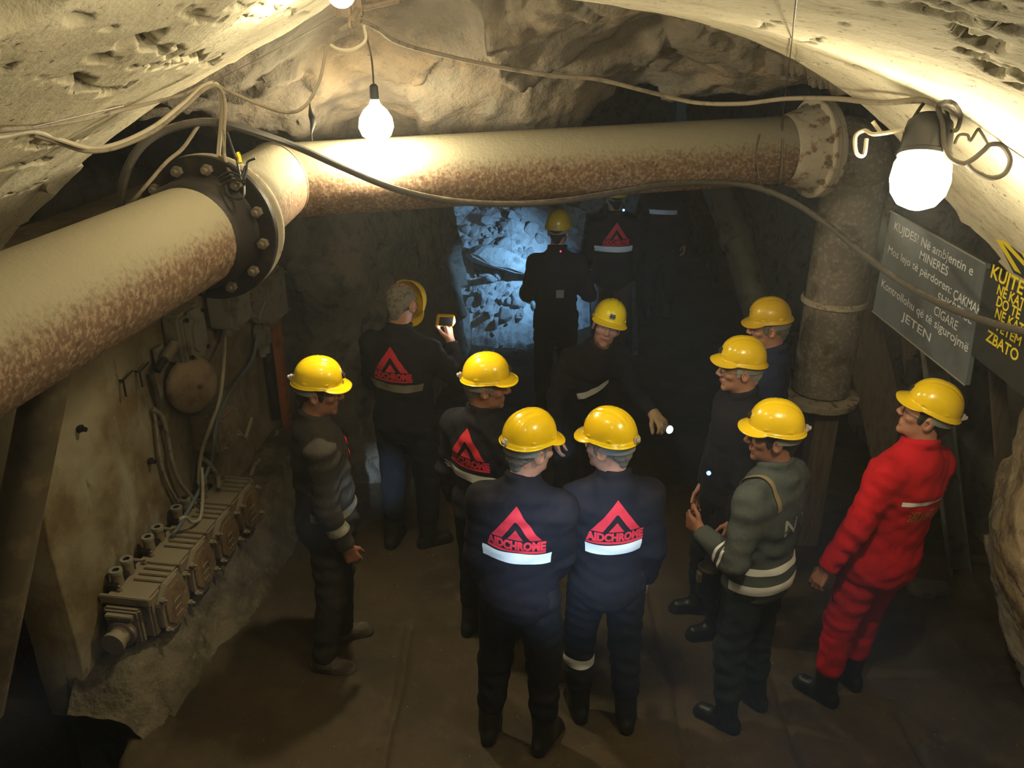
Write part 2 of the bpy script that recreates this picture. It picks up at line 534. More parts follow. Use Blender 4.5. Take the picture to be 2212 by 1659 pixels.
# ------------------------------------------------------------------ implicit surfaces
class SDF:
    def __init__(self, lo, hi, h):
        self.h = h
        self.lo = np.array(lo, float)
        self.n = np.maximum(3, np.ceil((np.array(hi, float) - self.lo) / h).astype(int) + 1)
        self.D = np.full(self.n, 0.25, np.float32)

    def _sub(self, lo, hi, pad):
        a = np.clip(np.floor((np.array(lo) - pad - self.lo) / self.h).astype(int), 0, self.n - 1)
        b = np.clip(np.ceil((np.array(hi) + pad - self.lo) / self.h).astype(int) + 1, 1, self.n)
        if (b <= a).any():
            return None
        ax = [self.lo[i] + np.arange(a[i], b[i]) * self.h for i in range(3)]
        X = np.stack(np.meshgrid(*ax, indexing='ij'), -1).astype(np.float32)
        return tuple(slice(a[i], b[i]) for i in range(3)), X

    def _put(self, sl, d, k, op):
        A = self.D[sl]
        if op == 'sub':
            d = -d
            if k > 0:
                h = np.clip(.5 - .5 * (d - A) / k, 0, 1) if False else np.clip(.5 + .5 * (A - d) / k, 0, 1)
                self.D[sl] = d * (1 - h) + A * h + k * h * (1 - h)
            else:
                self.D[sl] = np.maximum(A, d)
        else:
            if k > 0:
                h = np.clip(.5 + .5 * (d - A) / k, 0, 1)
                self.D[sl] = d * (1 - h) + A * h - k * h * (1 - h)
            else:
                self.D[sl] = np.minimum(A, d)

    def rc(self, a, b, r1, r2, k=.02, op='add'):
        """round cone from a to b"""
        a, b = np.array(a, float), np.array(b, float)
        rm = max(r1, r2)
        s = self._sub(np.minimum(a, b) - rm, np.maximum(a, b) + rm, k + 3 * self.h + .012)
        if s is None: return self
        sl, X = s
        ba = b - a
        t = np.clip(((X - a) @ ba) / max(1e-9, ba @ ba), 0, 1)
        d = np.sqrt(((X - a - t[..., None] * ba) ** 2).sum(-1)) - (r1 + (r2 - r1) * t)
        self._put(sl, d.astype(np.float32), k, op)
        return self

    def el(self, c, r, R=None, k=.02, op='add'):
        c, r = np.array(c, float), np.array(r, float)
        R = np.eye(3) if R is None else np.array(R)
        e = np.abs(R) @ r
        s = self._sub(c - e, c + e, k + 3 * self.h + .012)
        if s is None: return self
        sl, X = s
        q = (X - c) @ R
        k0 = np.sqrt(((q / r) ** 2).sum(-1)) + 1e-6
        k1 = np.sqrt(((q / (r * r)) ** 2).sum(-1)) + 1e-6
        self._put(sl, (k0 * (k0 - 1) / k1).astype(np.float32), k, op)
        return self

    def half(self, p, n, k=0.0, lo=None, hi=None):
        """cut away everything on the side n points to"""
        n = np.array(n, float) / np.linalg.norm(n)
        s = self._sub(self.lo if lo is None else lo, (self.lo + self.n * self.h) if hi is None else hi, 0)
        sl, X = s
        d = (X - np.array(p, float)) @ n
        self.D[sl] = np.maximum(self.D[sl], d)
        return self

    def folds(self, amp, seed, dirs, wl=(.05, .12), lo=None, hi=None):
        g = np.random.default_rng(seed)
        s = self._sub(self.lo if lo is None else lo, (self.lo + self.n * self.h) if hi is None else hi, 0)
        sl, X = s
        acc = np.zeros(X.shape[:3], np.float32)
        for i in range(7):
            d = np.array(dirs, float) + g.normal(0, .45, 3)
            d = d / np.linalg.norm(d) * (2 * PI / g.uniform(*wl))
            w = g.normal(0, 9, 3)
            ph = X @ d.astype(np.float32) + 1.6 * np.sin(X @ w.astype(np.float32) + g.uniform(0, 6)) + g.uniform(0, 6)
            m = .5 + .5 * np.sin(X @ g.normal(0, 6, 3).astype(np.float32) + g.uniform(0, 6))
            acc += np.sin(ph) * m
        self.D[sl] += amp * acc / 2.2
        return self

    def mesh(self):
        D, n = self.D, self.n
        S = D < 0
        c = S[:-1, :-1, :-1].astype(np.int8)
        cnt = sum(S[i:n[0] - 1 + i, j:n[1] - 1 + j, k:n[2] - 1 + k].astype(np.int8) for i in (0, 1) for j in (0, 1) for k in (0, 1))
        act = (cnt > 0) & (cnt < 8)
        I, J, K = np.nonzero(act)
        idx = np.full(act.shape, -1, np.int32)
        idx[I, J, K] = np.arange(len(I))
        pos = np.zeros((len(I), 3))
        num = np.zeros(len(I))
        corners = [(i, j, k) for i in (0, 1) for j in (0, 1) for k in (0, 1)]
        for a in corners:
            for ax in range(3):
                if a[ax]: continue
                b = list(a); b[ax] = 1
                da = D[I + a[0], J + a[1], K + a[2]].astype(float)
                db = D[I + b[0], J + b[1], K + b[2]].astype(float)
                m = (da < 0) != (db < 0)
                t = np.where(m, da / np.where(m, da - db, 1), 0)
                p = np.array(a, float)[None].repeat(len(I), 0)
                p[:, ax] += t
                pos[m] += p[m]
                num += m
        pos /= num[:, None]
        V = self.lo + (pos + np.stack([I, J, K], 1)) * self.h
        F = []
        for ax in range(3):
            u, v = (ax + 1) % 3, (ax + 2) % 3
            A = np.take(S, range(0, n[ax] - 1), ax)
            B = np.take(S, range(1, n[ax]), ax)
            e = np.argwhere(A != B)
            ok = (e[:, u] > 0) & (e[:, v] > 0) & (e[:, u] < n[u] - 1) & (e[:, v] < n[v] - 1)
            e = e[ok]
            q = []
            for du, dv in ((1, 1), (0, 1), (0, 0), (1, 0)):
                f = e.copy(); f[:, u] -= du; f[:, v] -= dv
                q.append(idx[f[:, 0], f[:, 1], f[:, 2]])
            q = np.stack(q, 1)
            inside = S[e[:, 0], e[:, 1], e[:, 2]]
            q[~inside] = q[~inside][:, ::-1]
            F.append(q)
        return V, np.concatenate(F)


# ================================================================== THE PLACE
def smooth_curve(pts, n):
    pts = np.array(pts, float)
    seg = np.r_[0, np.cumsum(np.linalg.norm(np.diff(pts, axis=0), axis=1))]
    t = np.linspace(0, seg[-1], n)
    out = np.stack([np.interp(t, seg, pts[:, i]) for i in range(pts.shape[1])], 1)
    k = max(1, n // (len(pts) * 3))
    for _ in range(3):
        pad = np.concatenate([out[:1].repeat(k, 0), out, out[-1:].repeat(k, 0)])
        out = np.stack([np.convolve(pad[:, i], np.ones(2 * k + 1) / (2 * k + 1), 'valid') for i in range(out.shape[1])], 1)
    return out


VPROF = [(-2.62, 1.55), (-2.42, 2.05), (-2.17, 2.42), (-2.0, 2.573), (-1.573, 2.906), (-1.094, 3.18), (-.814, 3.314), (-.68, 3.40), (-.55, 3.50),
         (-.35, 3.56), (-.15, 3.50), (-.04, 3.43), (.2, 3.415), (.651, 3.346), (.939, 3.265), (1.242, 3.123), (1.443, 2.994),
         (1.783, 2.668), (2.079, 2.376), (2.22, 2.2), (2.36, 1.8), (2.5, 1.3)]
VC = smooth_curve(VPROF, 860)


def vault_hit(px, py):
    """the point of the lining that the camera ray meets"""
    r = ray(px, py)
    b = VC[:-1] - np.array((0.0, CAM_H))
    e = VC[1:] - VC[:-1]
    den = r.x * e[:, 1] - r.z * e[:, 0]
    den = np.where(np.abs(den) < 1e-9, 1e-9, den)
    d = (b[:, 0] * e[:, 1] - b[:, 1] * e[:, 0]) / den
    s = (b[:, 0] * r.z - b[:, 1] * r.x) / den
    ok = (d > .3) & (s >= -1e-3) & (s <= 1.001)
    return P(px, py, float(d[ok].min())) if ok.any() else None


def build_vault():
    nv = 400
    C = VC
    T = np.gradient(C, axis=0)
    T /= np.linalg.norm(T, axis=1)[:, None]
    Nn = np.stack([-T[:, 1], T[:, 0]], 1)           # outward (left, up, right)
    nu = len(C)
    s = np.arange(nu)
    edge = 3.5 + .05 * fbm(np.stack([s * .045, s * 0, s * 0], 1), 4, 3) + .03 * np.sign(vnoise(np.stack([s * .03, s * 0 + 5, s * 0], 1), 9))
    t = np.linspace(0, 1, nv) ** .75
    Y = -.9 + (edge[:, None] + .9) * t[None]
    lift = .13 * np.clip((2.3 - Y) / 2.3, 0, 1.4)
    X = np.repeat(C[:, :1], nv, 1)
    Z = np.repeat(C[:, 1:], nv, 1) + lift
    B = np.stack([X, Y, Z], -1).reshape(-1, 3)
    N3 = np.repeat(np.stack([Nn[:, 0], 0 * s, Nn[:, 1]], 1)[:, None], nv, 1).reshape(-1, 3)
    d = .012 * fbm(B * 1.3, 3, 21) + .0025 * fbm(B * 9, 3, 31)
    # board joints and broken seams of the lining: (photo polyline, half width, depth)
    seams = [([(110, 20), (150, 50), (240, 85), (320, 92), (390, 125), (470, 140)], .016, .035), ([(0, 92), (60, 110), (160, 125), (300, 140), (400, 146)], .007, .016),
             ([(0, 165), (80, 180), (160, 182), (260, 190)], .016, .026), ([(0, 300), (90, 310), (200, 300)], .006, .012), ([(300, 0), (440, 40), (600, 42), (700, 30)], .006, .012),
             ([(0, 360), (60, 358), (110, 350)], .009, .016), ([(0, 420), (40, 425), (90, 400)], .006, .012), ([(500, 5), (560, 15), (640, 40)], .010, .022),
             ([(1590, 62), (1680, 55), (1760, 45), (1850, 35)], .010, .014), ([(1640, 85), (1760, 88), (1880, 75), (1960, 70)], .007, .010),
             ([(1690, 135), (1800, 142), (1900, 150)], .006, .010), ([(1860, 5), (1920, 45), (2010, 95), (2090, 150), (2160, 195), (2212, 215)], .036, .055),
             ([(1960, 20), (2060, 55), (2140, 110), (2212, 130)], .012, .02), ([(2000, 60), (2100, 60), (2212, 60)], .02, .03), ([(2080, 10), (2150, 30), (2212, 20)], .03, .04)]
    seam = np.zeros(len(B))
    for pl, w, dep in seams:
        dep = dep * 1.5 + .012
        w = w * 1.35 + .005
        q = [vault_hit(*p) for p in pl]
        q = [np.array(v) for v in q if v is not None]
        for a, b in zip(q[:-1], q[1:]):
            m = ((B > np.minimum(a, b) - .2) & (B < np.maximum(a, b) + .2)).all(1)
            if not m.any(): continue
            p = B[m] + .02 * np.stack([fbm(B[m] * 12, 2, 5), fbm(B[m] * 12, 2, 6), fbm(B[m] * 12, 2, 7)], 1)
            ab = b - a
            tt = np.clip(((p - a) @ ab) / max(1e-9, ab @ ab), 0, 1)
            dd = np.linalg.norm(p - a - tt[:, None] * ab, axis=1)
            g = np.clip(1 - dd / (w * (1 + .9 * vnoise(B[m] * 9, 8))), 0, 1)
            on = np.clip((vnoise(B[m] * 22, 4) + .45) * 4, 0, 1)
            d[m] = np.maximum(d[m], d[m] + dep * np.minimum(1, g * 2) * on)
            seam[m] = np.maximum(seam[m], np.minimum(1, g * 2.2) * on * np.clip(.45 + dep * 22, 0, 1))
    # rough patch by the right shoulder, dark hole in the upper left corner
    rp = np.array(vault_hit(2160, 60))
    m = np.clip(1 - np.linalg.norm((B - rp) * (1, .8, 1), axis=1) / .75, 0, 1)
    gr = np.clip(fbm(B * (9, 15, 9), 4, 77) * 1.6 + .1, 0, 1) * np.minimum(1, m * 1.8)
    d += gr * .03
    lp = vault_hit(30, 45)
    if lp is not None:
        m = np.clip(1 - np.linalg.norm((B - np.array(lp)) * (1.0, .8, 1.6), axis=1) / .17, 0, 1)
        d += np.minimum(1, m * 3) * .12
        seam = np.maximum(seam, np.minimum(1, m * 3))  # shade inside the hole painted dark through the seam mask
    V = B + N3 * d[:, None]
    F = grid_faces(nu, nv)
    # broken front edge with thickness
    rim = V.reshape(nu, nv, 3)[:, -1]
    back = rim + np.stack([Nn[:, 0] * .20, .05 + 0 * s, Nn[:, 1] * .20], 1)
    V2 = np.concatenate([V, back])
    e0 = np.arange(nu) * nv + nv - 1
    e1 = nu * nv + np.arange(nu)
    F2 = np.stack([e0[:-1], e0[1:], e1[1:], e1[:-1]], 1)
    me = np_mesh('ceiling', V2, np.concatenate([F, F2]))
    for nm, arr in (('seam', seam * .85), ('grime', gr * .75)):
        at_ = me.attributes.new(nm, 'FLOAT', 'POINT')
        at_.data.foreach_set('value', np.r_[arr, np.zeros(nu)].astype(np.float32))
    o = link('ceiling', me, MAT['vault'])
    tag(o, 'whitewashed shotcrete arch of the tunnel lining with a broken front edge', 'ceiling', kind='structure')


build_vault()


def rock_sheet(name, path, z0, z1, nu, nz, lean=None, amp=.1, fac=.16, seed=0, mat='rockdark', label='', cat='rock wall', density=1.0, kind='structure'):
    """rock face standing on a ground path (room on the left-hand side of the path's travel direction when flip is kept)"""
    c = smooth_curve(path, nu)
    T = np.gradient(c, axis=0)
    T /= np.linalg.norm(T, axis=1)[:, None]
    Nn = np.stack([-T[:, 1], T[:, 0]], 1)
    z = np.linspace(z0, z1, nz)
    L = lean(z) if lean is not None else 0 * z
    B = np.stack([c[:, None, 0] + Nn[:, None, 0] * L[None], c[:, None, 1] + Nn[:, None, 1] * L[None], np.repeat(z[None], nu, 0)], -1).reshape(-1, 3)
    N3 = np.repeat(np.stack([Nn[:, 0], Nn[:, 1], 0 * Nn[:, 0]], 1)[:, None], nz, 1).reshape(-1, 3)
    lo, hi = B.min(0) - .1, B.max(0) + .1
    n = int(np.clip(np.prod(np.maximum(hi - lo, .6)) * 9 * density, 25, 420))
    q = B + .10 * np.stack([fbm(B * 2.5, 3, seed + 1), fbm(B * 2.5, 3, seed + 2), fbm(B * 2.5, 3, seed + 3)], 1)
    d = amp * fbm(B * 1.1, 5, seed) + fac * facets(q, n, lo, hi, .8, seed) + .014 * fbm(B * 9, 3, seed + 9)
    o = link(name, np_mesh(name, B + N3 * d[:, None], grid_faces(nu, nz)), MAT[mat])
    return tag(o, label, cat, kind=kind)


# roof of the rock beyond the lining: a hanging brow, then the low dark roof
def build_roof():
    x = np.linspace(-3.3, 3.1, 300)
    y = 3.46 + np.linspace(0, 1, 300) ** 1.5 * 11.2
    X, Y = np.meshgrid(x, y, indexing='ij')
    pr = VC[(VC[:, 1] > 2.3)]
    order = np.argsort(pr[:, 0])
    zp = np.interp(x, pr[order, 0], pr[order, 1])
    zp = np.where(x < -1.5, np.maximum(zp, 2.98), np.where(x > 1.25, np.maximum(zp, 3.06), zp))
    z0 = zp + .10
    zb = np.interp(x, [-3.3, -2.2, -1.3, -.3, .05, .35, .62, .9, 1.3, 1.7, 3.1], [2.9, 2.78, 2.66, 2.66, 2.70, 2.84, 3.0, 2.95, 2.98, 3.15, 3.15])
    t = np.clip((Y - 3.5) / 1.5, 0, 1)
    Z = z0[:, None] * (1 - t ** 1.25) + zb[:, None] * t ** 1.25
    back = np.clip((Y - 5.0) / .5, 0, 1)
    back = back * back * (3 - 2 * back)
    Z = Z + back * (3.12 - zb[:, None]) - np.clip((Y - 6) / 9, 0, 1) * .35
    B = np.stack([X, Y, Z], -1).reshape(-1, 3)
    lo, hi = B.min(0), B.max(0)
    q = B + .12 * np.stack([fbm(B * 2.2, 3, 61), fbm(B * 2.2, 3, 62), fbm(B * 2.2, 3, 63)], 1)
    m = np.clip((B[:, 1] - 3.5) / .35, .15, 1)
    d = (.11 * fbm(B * 1.5, 5, 60) + .15 * facets(q, 330, lo, hi, .50, 64) + .016 * fbm(B * 9, 3, 66)) * m
    V = B.copy()
    V[:, 2] += d
    V[:, 1] += .35 * d
    o = link('ceiling_rock', np_mesh('ceiling_rock', V, grid_faces(300, 300)[:, ::-1]), MAT['rock'])
    tag(o, 'bare grey brown rock brow hanging behind the arch and above the pipe', 'ceiling', kind='structure')


build_roof()

rock_sheet('wall_left', [(-3.0, 2.9), (-2.85, 4.6), (-2.45, 5.95), (-1.9, 6.15), (-1.45, 5.82), (-1.08, 5.72), (-.86, 6.1), (-.66, 7.3), (-.40, 8.6), (-.62, 9.1), (-1.5, 9.6)],
           -.1, 3.5, 330, 150, lean=lambda z: np.interp(z, [0, .5, 1.5, 3.5], [-.06, .04, .20, .46]), amp=.10, fac=.16, seed=5,
           label='dark rough rock side wall beyond the service panel')
rock_sheet('wall_back', [(-1.7, 9.2), (-.6, 10.1), (.35, 10.3), (.55, 11.2), (.6, 13.9), (1.2, 14.4), (2.9, 14.4)], -.1, 3.5, 200, 90,
           lean=lambda z: np.interp(z, [0, 1.2, 3.5], [-.25, .0, .1]), amp=.12, fac=.22, seed=15, mat='muck', label='broken rock face at the far end of the heading')
rock_sheet('wall_right', [(2.75, 14.4), (2.75, 9), (2.95, 6.6), (3.3, 5.2), (3.3, 3.1)], -.1, 3.5, 260, 110,
           lean=lambda z: np.interp(z, [0, 2, 3.5], [0, .05, .0]), amp=.10, fac=.16, seed=25, label='dark rock side wall behind the warning boards')
rock_sheet('wall_right_foot', [(2.72, 4.1), (2.46, 3.72), (2.30, 3.36), (2.34, 2.9), (2.70, 2.3), (3.1, 1.6)], -.1, 2.35, 210, 190,
           lean=lambda z: np.interp(z, [-.1, .1, .43, .8, 1.1, 1.64, 2.35], [.42, .36, .18, .03, -.02, .04, .14]), amp=.05, fac=.10, seed=35, mat='rocktan',
           label='tan rock buttress bulging at the lower right edge', density=3)


# service wall: flat stained concrete panel with a straight near end
def build_panel():
    nu, nz = 160, 130
    Lw = 2.72
    a = np.linspace(0, Lw, nu)
    z = np.linspace(-.05, 2.42, nz)
    A, Z = np.meshgrid(a, z, indexing='ij')
    B = np.stack([WALL_O.x + WALL_A.x * A, WALL_O.y + WALL_A.y * A, Z], -1).reshape(-1, 3)
    d = .012 * fbm(B * 2, 4, 71) + .004 * fbm(B * 14, 3, 72)
    B = B + np.array(WALL_N)[None] * d[:, None]
    Bk = B.reshape(nu, nz, 3)
    back = -np.array(WALL_N) * .25
    V = np.concatenate([B, Bk[0] + back, Bk[-1] + back, Bk[:, -1] + back])
    o1, o2, o3 = nu * nz, nu * nz + nz, nu * nz + 2 * nz
    F = [grid_faces(nu, nz)]
    j = np.arange(nz - 1)
    F.append(np.stack([o1 + j, j, j + 1, o1 + j + 1], 1))
    e = (nu - 1) * nz
    F.append(np.stack([e + j, o2 + j, o2 + j + 1, e + j + 1], 1))
    i = np.arange(nu - 1)
    F.append(np.stack([i * nz + nz - 1, (i + 1) * nz + nz - 1, o3 + i + 1, o3 + i], 1))
    o = link('wall_service', np_mesh('wall_service', V, np.concatenate(F)), MAT['wallpanel'])
    tag(o, 'stained flat concrete wall panel carrying the switchgear on the left', 'wall', kind='structure')
    # rough grout ledge along its foot
    nu, nv = 200, 60
    a = np.linspace(-.12, 3.0, nu)
    u = np.linspace(0, 1, nv)
    top = np.interp(a, [-.12, 0, .5, 1.6, 2.4, 3.0], [.10, .24, .34, .36, .42, .35])
    wid = np.interp(a, [-.12, 0, .8, 2.0, 3.0], [.40, .48, .50, .46, .50])
    prof_o = np.interp(u, [0, .45, .62, .8, 1], [-.1, .52, .68, .82, 1.0])
    prof_z = np.interp(u, [0, .45, .62, .8, 1], [1, .95, .62, .25, -.14])
    O = wid[:, None] * prof_o[None]
    Z = top[:, None] * prof_z[None]
    B = np.stack([WALL_O.x + WALL_A.x * a[:, None] + WALL_N.x * O, WALL_O.y + WALL_A.y * a[:, None] + WALL_N.y * O, Z], -1).reshape(-1, 3)
    d = .035 * fbm(B * 4, 5, 81) + .03 * facets(B, 90, B.min(0), B.max(0), 1.2, 82)
    B[:, 2] += d * (np.tile(u, nu) > .02)
    B += np.array(WALL_N)[None] * (.6 * d * (np.tile(u, nu) > .5))[:, None]
    Bk = B.reshape(nu, nv, 3)
    low = Bk[0].copy(); low[:, 2] = -.3
    V = np.concatenate([B, low])
    j = np.arange(nv - 1)
    F = np.concatenate([grid_faces(nu, nv)[:, ::-1], np.stack([j, j + 1, nu * nv + j + 1, nu * nv + j], 1)])
    o = link('baseboard_left', np_mesh('baseboard_left', V, F), MAT['ledge'])
    tag(o, 'rough grout footing along the base of the service wall', 'footing', kind='structure')


build_panel()


def build_floor():
    x = np.linspace(-3.4, 3.6, 330)
    y = -.8 + np.linspace(0, 1, 460) ** 1.25 * 15.4
    X, Y = np.meshgrid(x, y, indexing='ij')
    B = np.stack([X, Y, 0 * X], -1).reshape(-1, 3)
    z = .012 * fbm(B * 1.6, 4, 91) + .006 * fbm(B * 9, 3, 92)
    for gx, y0, y1 in ((-.62, .5, 4.1), (.86, 2.6, 6.4), (1.42, 1.0, 4.4), (.12, 1.2, 3.0), (2.02, 1.2, 3.4)):
        w = np.abs(B[:, 0] - gx - .02 * vnoise(B * (1, 2.5, 1), 3) - .02 * (B[:, 1] - 3))
        z -= .030 * np.clip(1.3 - w / .020, 0, 1) * ((B[:, 1] > y0) & (B[:, 1] < y1))
    r = np.clip((B[:, 0] - 1.9) / .9, 0, 1)
    z += .10 * r ** 2 * (1 + .7 * fbm(B * 3, 4, 95)) * np.clip(1 - (B[:, 1] - 5) / 2, .2, 1)
    pit = np.clip((-1.98 - .16 * (B[:, 1] - 3.4) - B[:, 0]) / .35, 0, 1) * np.clip((3.46 - B[:, 1]) / .12, 0, 1)
    z += -1.6 * pit + .05 * np.sin(pit * PI) * fbm(B * 6, 3, 97)
    B[:, 2] = np.minimum(z, .2)
    o = link('floor', np_mesh('floor', B, grid_faces(330, 460)), MAT['floor'])
    tag(o, 'brown muddy gallery floor with joints between the slabs', 'floor', kind='structure')


build_floor()


# ------------------------------------------------------------------ broken rock at the end
def make_rock(r, seed, sq=(1, 1, 1)):
    g = random.Random(seed)
    bm = bmesh.new()
    for _ in range(16):
        v = Vector((g.gauss(0, 1), g.gauss(0, 1), g.gauss(0, 1))).normalized() * g.uniform(.75, 1)
        bm.verts.new((v.x * r * sq[0], v.y * r * sq[1], v.z * r * sq[2]))
    res = bmesh.ops.convex_hull(bm, input=bm.verts)
    bmesh.ops.delete(bm, geom=[v for v in bm.verts if not v.link_faces], context='VERTS')
    bmesh.ops.bevel(bm, geom=list(bm.edges), offset=r * .06, segments=1, affect='EDGES')
    me = bpy.data.meshes.new('rock')
    bm.to_mesh(me)
    bm.free()
    return me


def build_pile():
    n = 70
    x = np.linspace(-1.1, .9, n)
    y = np.linspace(8.2, 10.4, n)
    X, Y = np.meshgrid(x, y, indexing='ij')
    h = 1.25 * np.clip((Y - 8.55 - .55 * np.clip(X, 0, 1) - .25 * np.abs(X - .05)) / 1.35, 0, 1) ** .8
    B = np.stack([X, Y, h - .05], -1).reshape(-1, 3)
    B[:, 2] += .05 * fbm(B * 4, 4, 111) + .05 * facets(B, 160, B.min(0), B.max(0), 1.2, 112)
    o = link('rubble_heap', np_mesh('rubble_heap', B, grid_faces(n, n), False), MAT['muck'])
    tag(o, 'fine broken ore heaped at the end of the gallery', 'rubble', kind='stuff')
    H = B.reshape(n, n, 3)
    g = random.Random(5)
    meshes = []
    for k in range(10):
        me = make_rock(1.0, 40 + k, (g.uniform(.8, 1.3), g.uniform(.7, 1.1), g.uniform(.5, .85)))
        me.materials.append(MAT['muck'])
        meshes.append(me)
    c = 0
    for k in range(280):
        i, j = g.randrange(8, n - 10), g.randrange(4, n - 12)
        p = H[i, j]
        if p[2] < -.03 and g.random() < .75: continue
        o = bpy.data.objects.new('ore_rock', meshes[k % 10])
        s = .032 + .10 * g.random() ** 3
        o.location = (p[0], p[1], max(p[2], 0) + s * .15)
        o.rotation_euler = (g.uniform(0, 6), g.uniform(0, 6), g.uniform(0, 6))
        o.scale = (s, s, s)
        COL.objects.link(o)
        tag(o, 'blue-lit angular lump of broken ore on the heap at the gallery end', 'rock', 'broken rocks on the ore heap')


build_pile()
sl = link('fallen_slab', make_rock(.42, 3, (1.25, .5, .30)), MAT['muck'])
sl.location = PY(1075, 560, 9.25)
sl.rotation_euler = (.5, .25, -.3)
tag(sl, 'long pale rock slab lying across the top of the ore heap', 'rock')
rk = link('loose_rock', make_rock(.17, 12, (1.1, .8, .55)), MAT['rockdark'])
rk.location = PZ(2008, 1275, .07)
tag(rk, 'flat grey rock on the floor behind the man in red', 'rock')


# ------------------------------------------------------------------ the big pipe
PIPE_R, FL_R = .18, .268
pA = P(0, 716, 2.17) + (P(0, 716, 2.17) - P(455, 492, 3.2)).normalized() * .55
pF = P(455, 492, 3.2)
pC = P(598, 392, 4.2)
pR = P(1762, 320, 4.74)


def ring(c, d, r, n=48):
    d = d.normalized()
    a = d.cross(Vector((0, 0, 1))).normalized()
    b = d.cross(a)
    return [c + (a * math.cos(2 * PI * i / n) + b * math.sin(2 * PI * i / n)) * r for i in range(n)]


def hexbolt(mb, c, d, r=.020, h=.022):
    d = d.normalized()
    a = d.orthogonal().normalized()
    b = d.cross(a)
    pts = [c + (a * math.cos(PI * i / 3) + b * math.sin(PI * i / 3)) * r for i in range(6)]
    mb.prism(pts, d * h)
    mb.cyl(c + d * h, c + d * (h + .018), r * .5, 8)


def flange(name, c, d, r0, r1, t, mat, parent, n=12, bolts='bolt', rb=.225, nuts_mat='bolt', back=False):
    fl = MB().lathe(c, d, [(0, r0), (0, r1), (t, r1), (t, r0)], 56, cap=False).build(name, MAT[mat], parent, bevel=.004)
    dd = -d if back else d
    a = d.cross(Vector((0, 0, 1))).normalized()
    b = d.cross(a)
    for i in range(n):
        an = 2 * PI * (i + .35) / n
        m = MB()
        hexbolt(m, (c if back else c + d * t) + (a * math.cos(an) + b * math.sin(an)) * rb, dd)
        m.build(bolts, MAT[nuts_mat], fl, smooth=False)
    return fl


near = empty('dusty_pipe', pA)
tag(near, 'thick dusty pipe coming from the left edge up to the bolted black flange', 'pipe')


def reparent(o, root):
    o.parent = root
    o.matrix_parent_inverse = Matrix.Translation(root.location).inverted()


class under:
    """parts built in world space are hung on their thing afterwards"""
    def __init__(self, root):
        self.root = root

    def __enter__(self):
        self.before = set(bpy.data.objects)
        return self

    def __exit__(self, *a):
        for o in bpy.data.objects:
            if o not in self.before and o is not self.root and o.parent is None and o.type == 'MESH':
                reparent(o, self.root)


d1 = (pF - pA).normalized()
with under(near):
    MB().lathe(pA, d1, [(0, PIPE_R), ((pF - pA).length - .02, PIPE_R)], 56).build('barrel', MAT['pipe'])
    L1 = (pF - pA).length
    MB().lathe(pA, d1, [(L1 - .17, PIPE_R + .002), (L1 - .15, PIPE_R + .016), (L1 - .05, PIPE_R + .02), (L1 - .03, PIPE_R + .03)], 56, cap=False).build('welded_collar', MAT['darksteel'])
    f = flange('flange', pF - d1 * .035, d1, PIPE_R - .01, FL_R, .032, 'darksteel', None, 12, back=True)

cross = empty('crossing_pipe', pC)
tag(cross, 'long dusty rust-speckled pipe crossing overhead from the elbow to the right flange', 'pipe')
with under(cross):
    d1b = (pC - pF).normalized()
    d2 = (pR - pC).normalized()
    nb = (d1b + d2).normalized()
    r0 = ring(pF, d1b, PIPE_R)
    n = len(r0)
    r1 = [v + d1b * ((pC - v).dot(nb) / d1b.dot(nb)) for v in r0]
    r2 = [v + d2 * (pR - v).dot(d2) for v in r1]
    mb = MB()
    rows = [r0]
    rows.append([a.lerp(b, .96) for a, b in zip(r0, r1)])
    rows.append(r1)
    for t in [.012] + [k / 24 for k in range(1, 25)]:
        rows.append([a.lerp(b, t) for a, b in zip(r1, r2)])
    mb.add([v for r in rows for v in r], [(k * n + i, k * n + (i + 1) % n, (k + 1) * n + (i + 1) % n, (k + 1) * n + i) for k in range(len(rows) - 1) for i in range(n)])
    mb.build('barrel', MAT['pipe'], angle=20)
    MB().tube([v for v in r1] + [r1[0]], .007, 6, smooth=False).build('weld_seam', MAT['pipe'])
    flange('flange', pF + d1b * .004, d1b, PIPE_R - .01, FL_R, .030, 'pipeend', None, 12)
    fl2 = flange('end_flange', pR - d2 * .035, d2, PIPE_R - .01, FL_R, .034, 'pipeend', None, 12, back=True)
    LR = (pR - pC).length
    MB().lathe(pC, d2, [(LR - .20, PIPE_R + .004), (LR - .12, PIPE_R + .03), (LR - .03, PIPE_R + .05)], 48, cap=False).build('welded_collar', MAT['pipeend'])

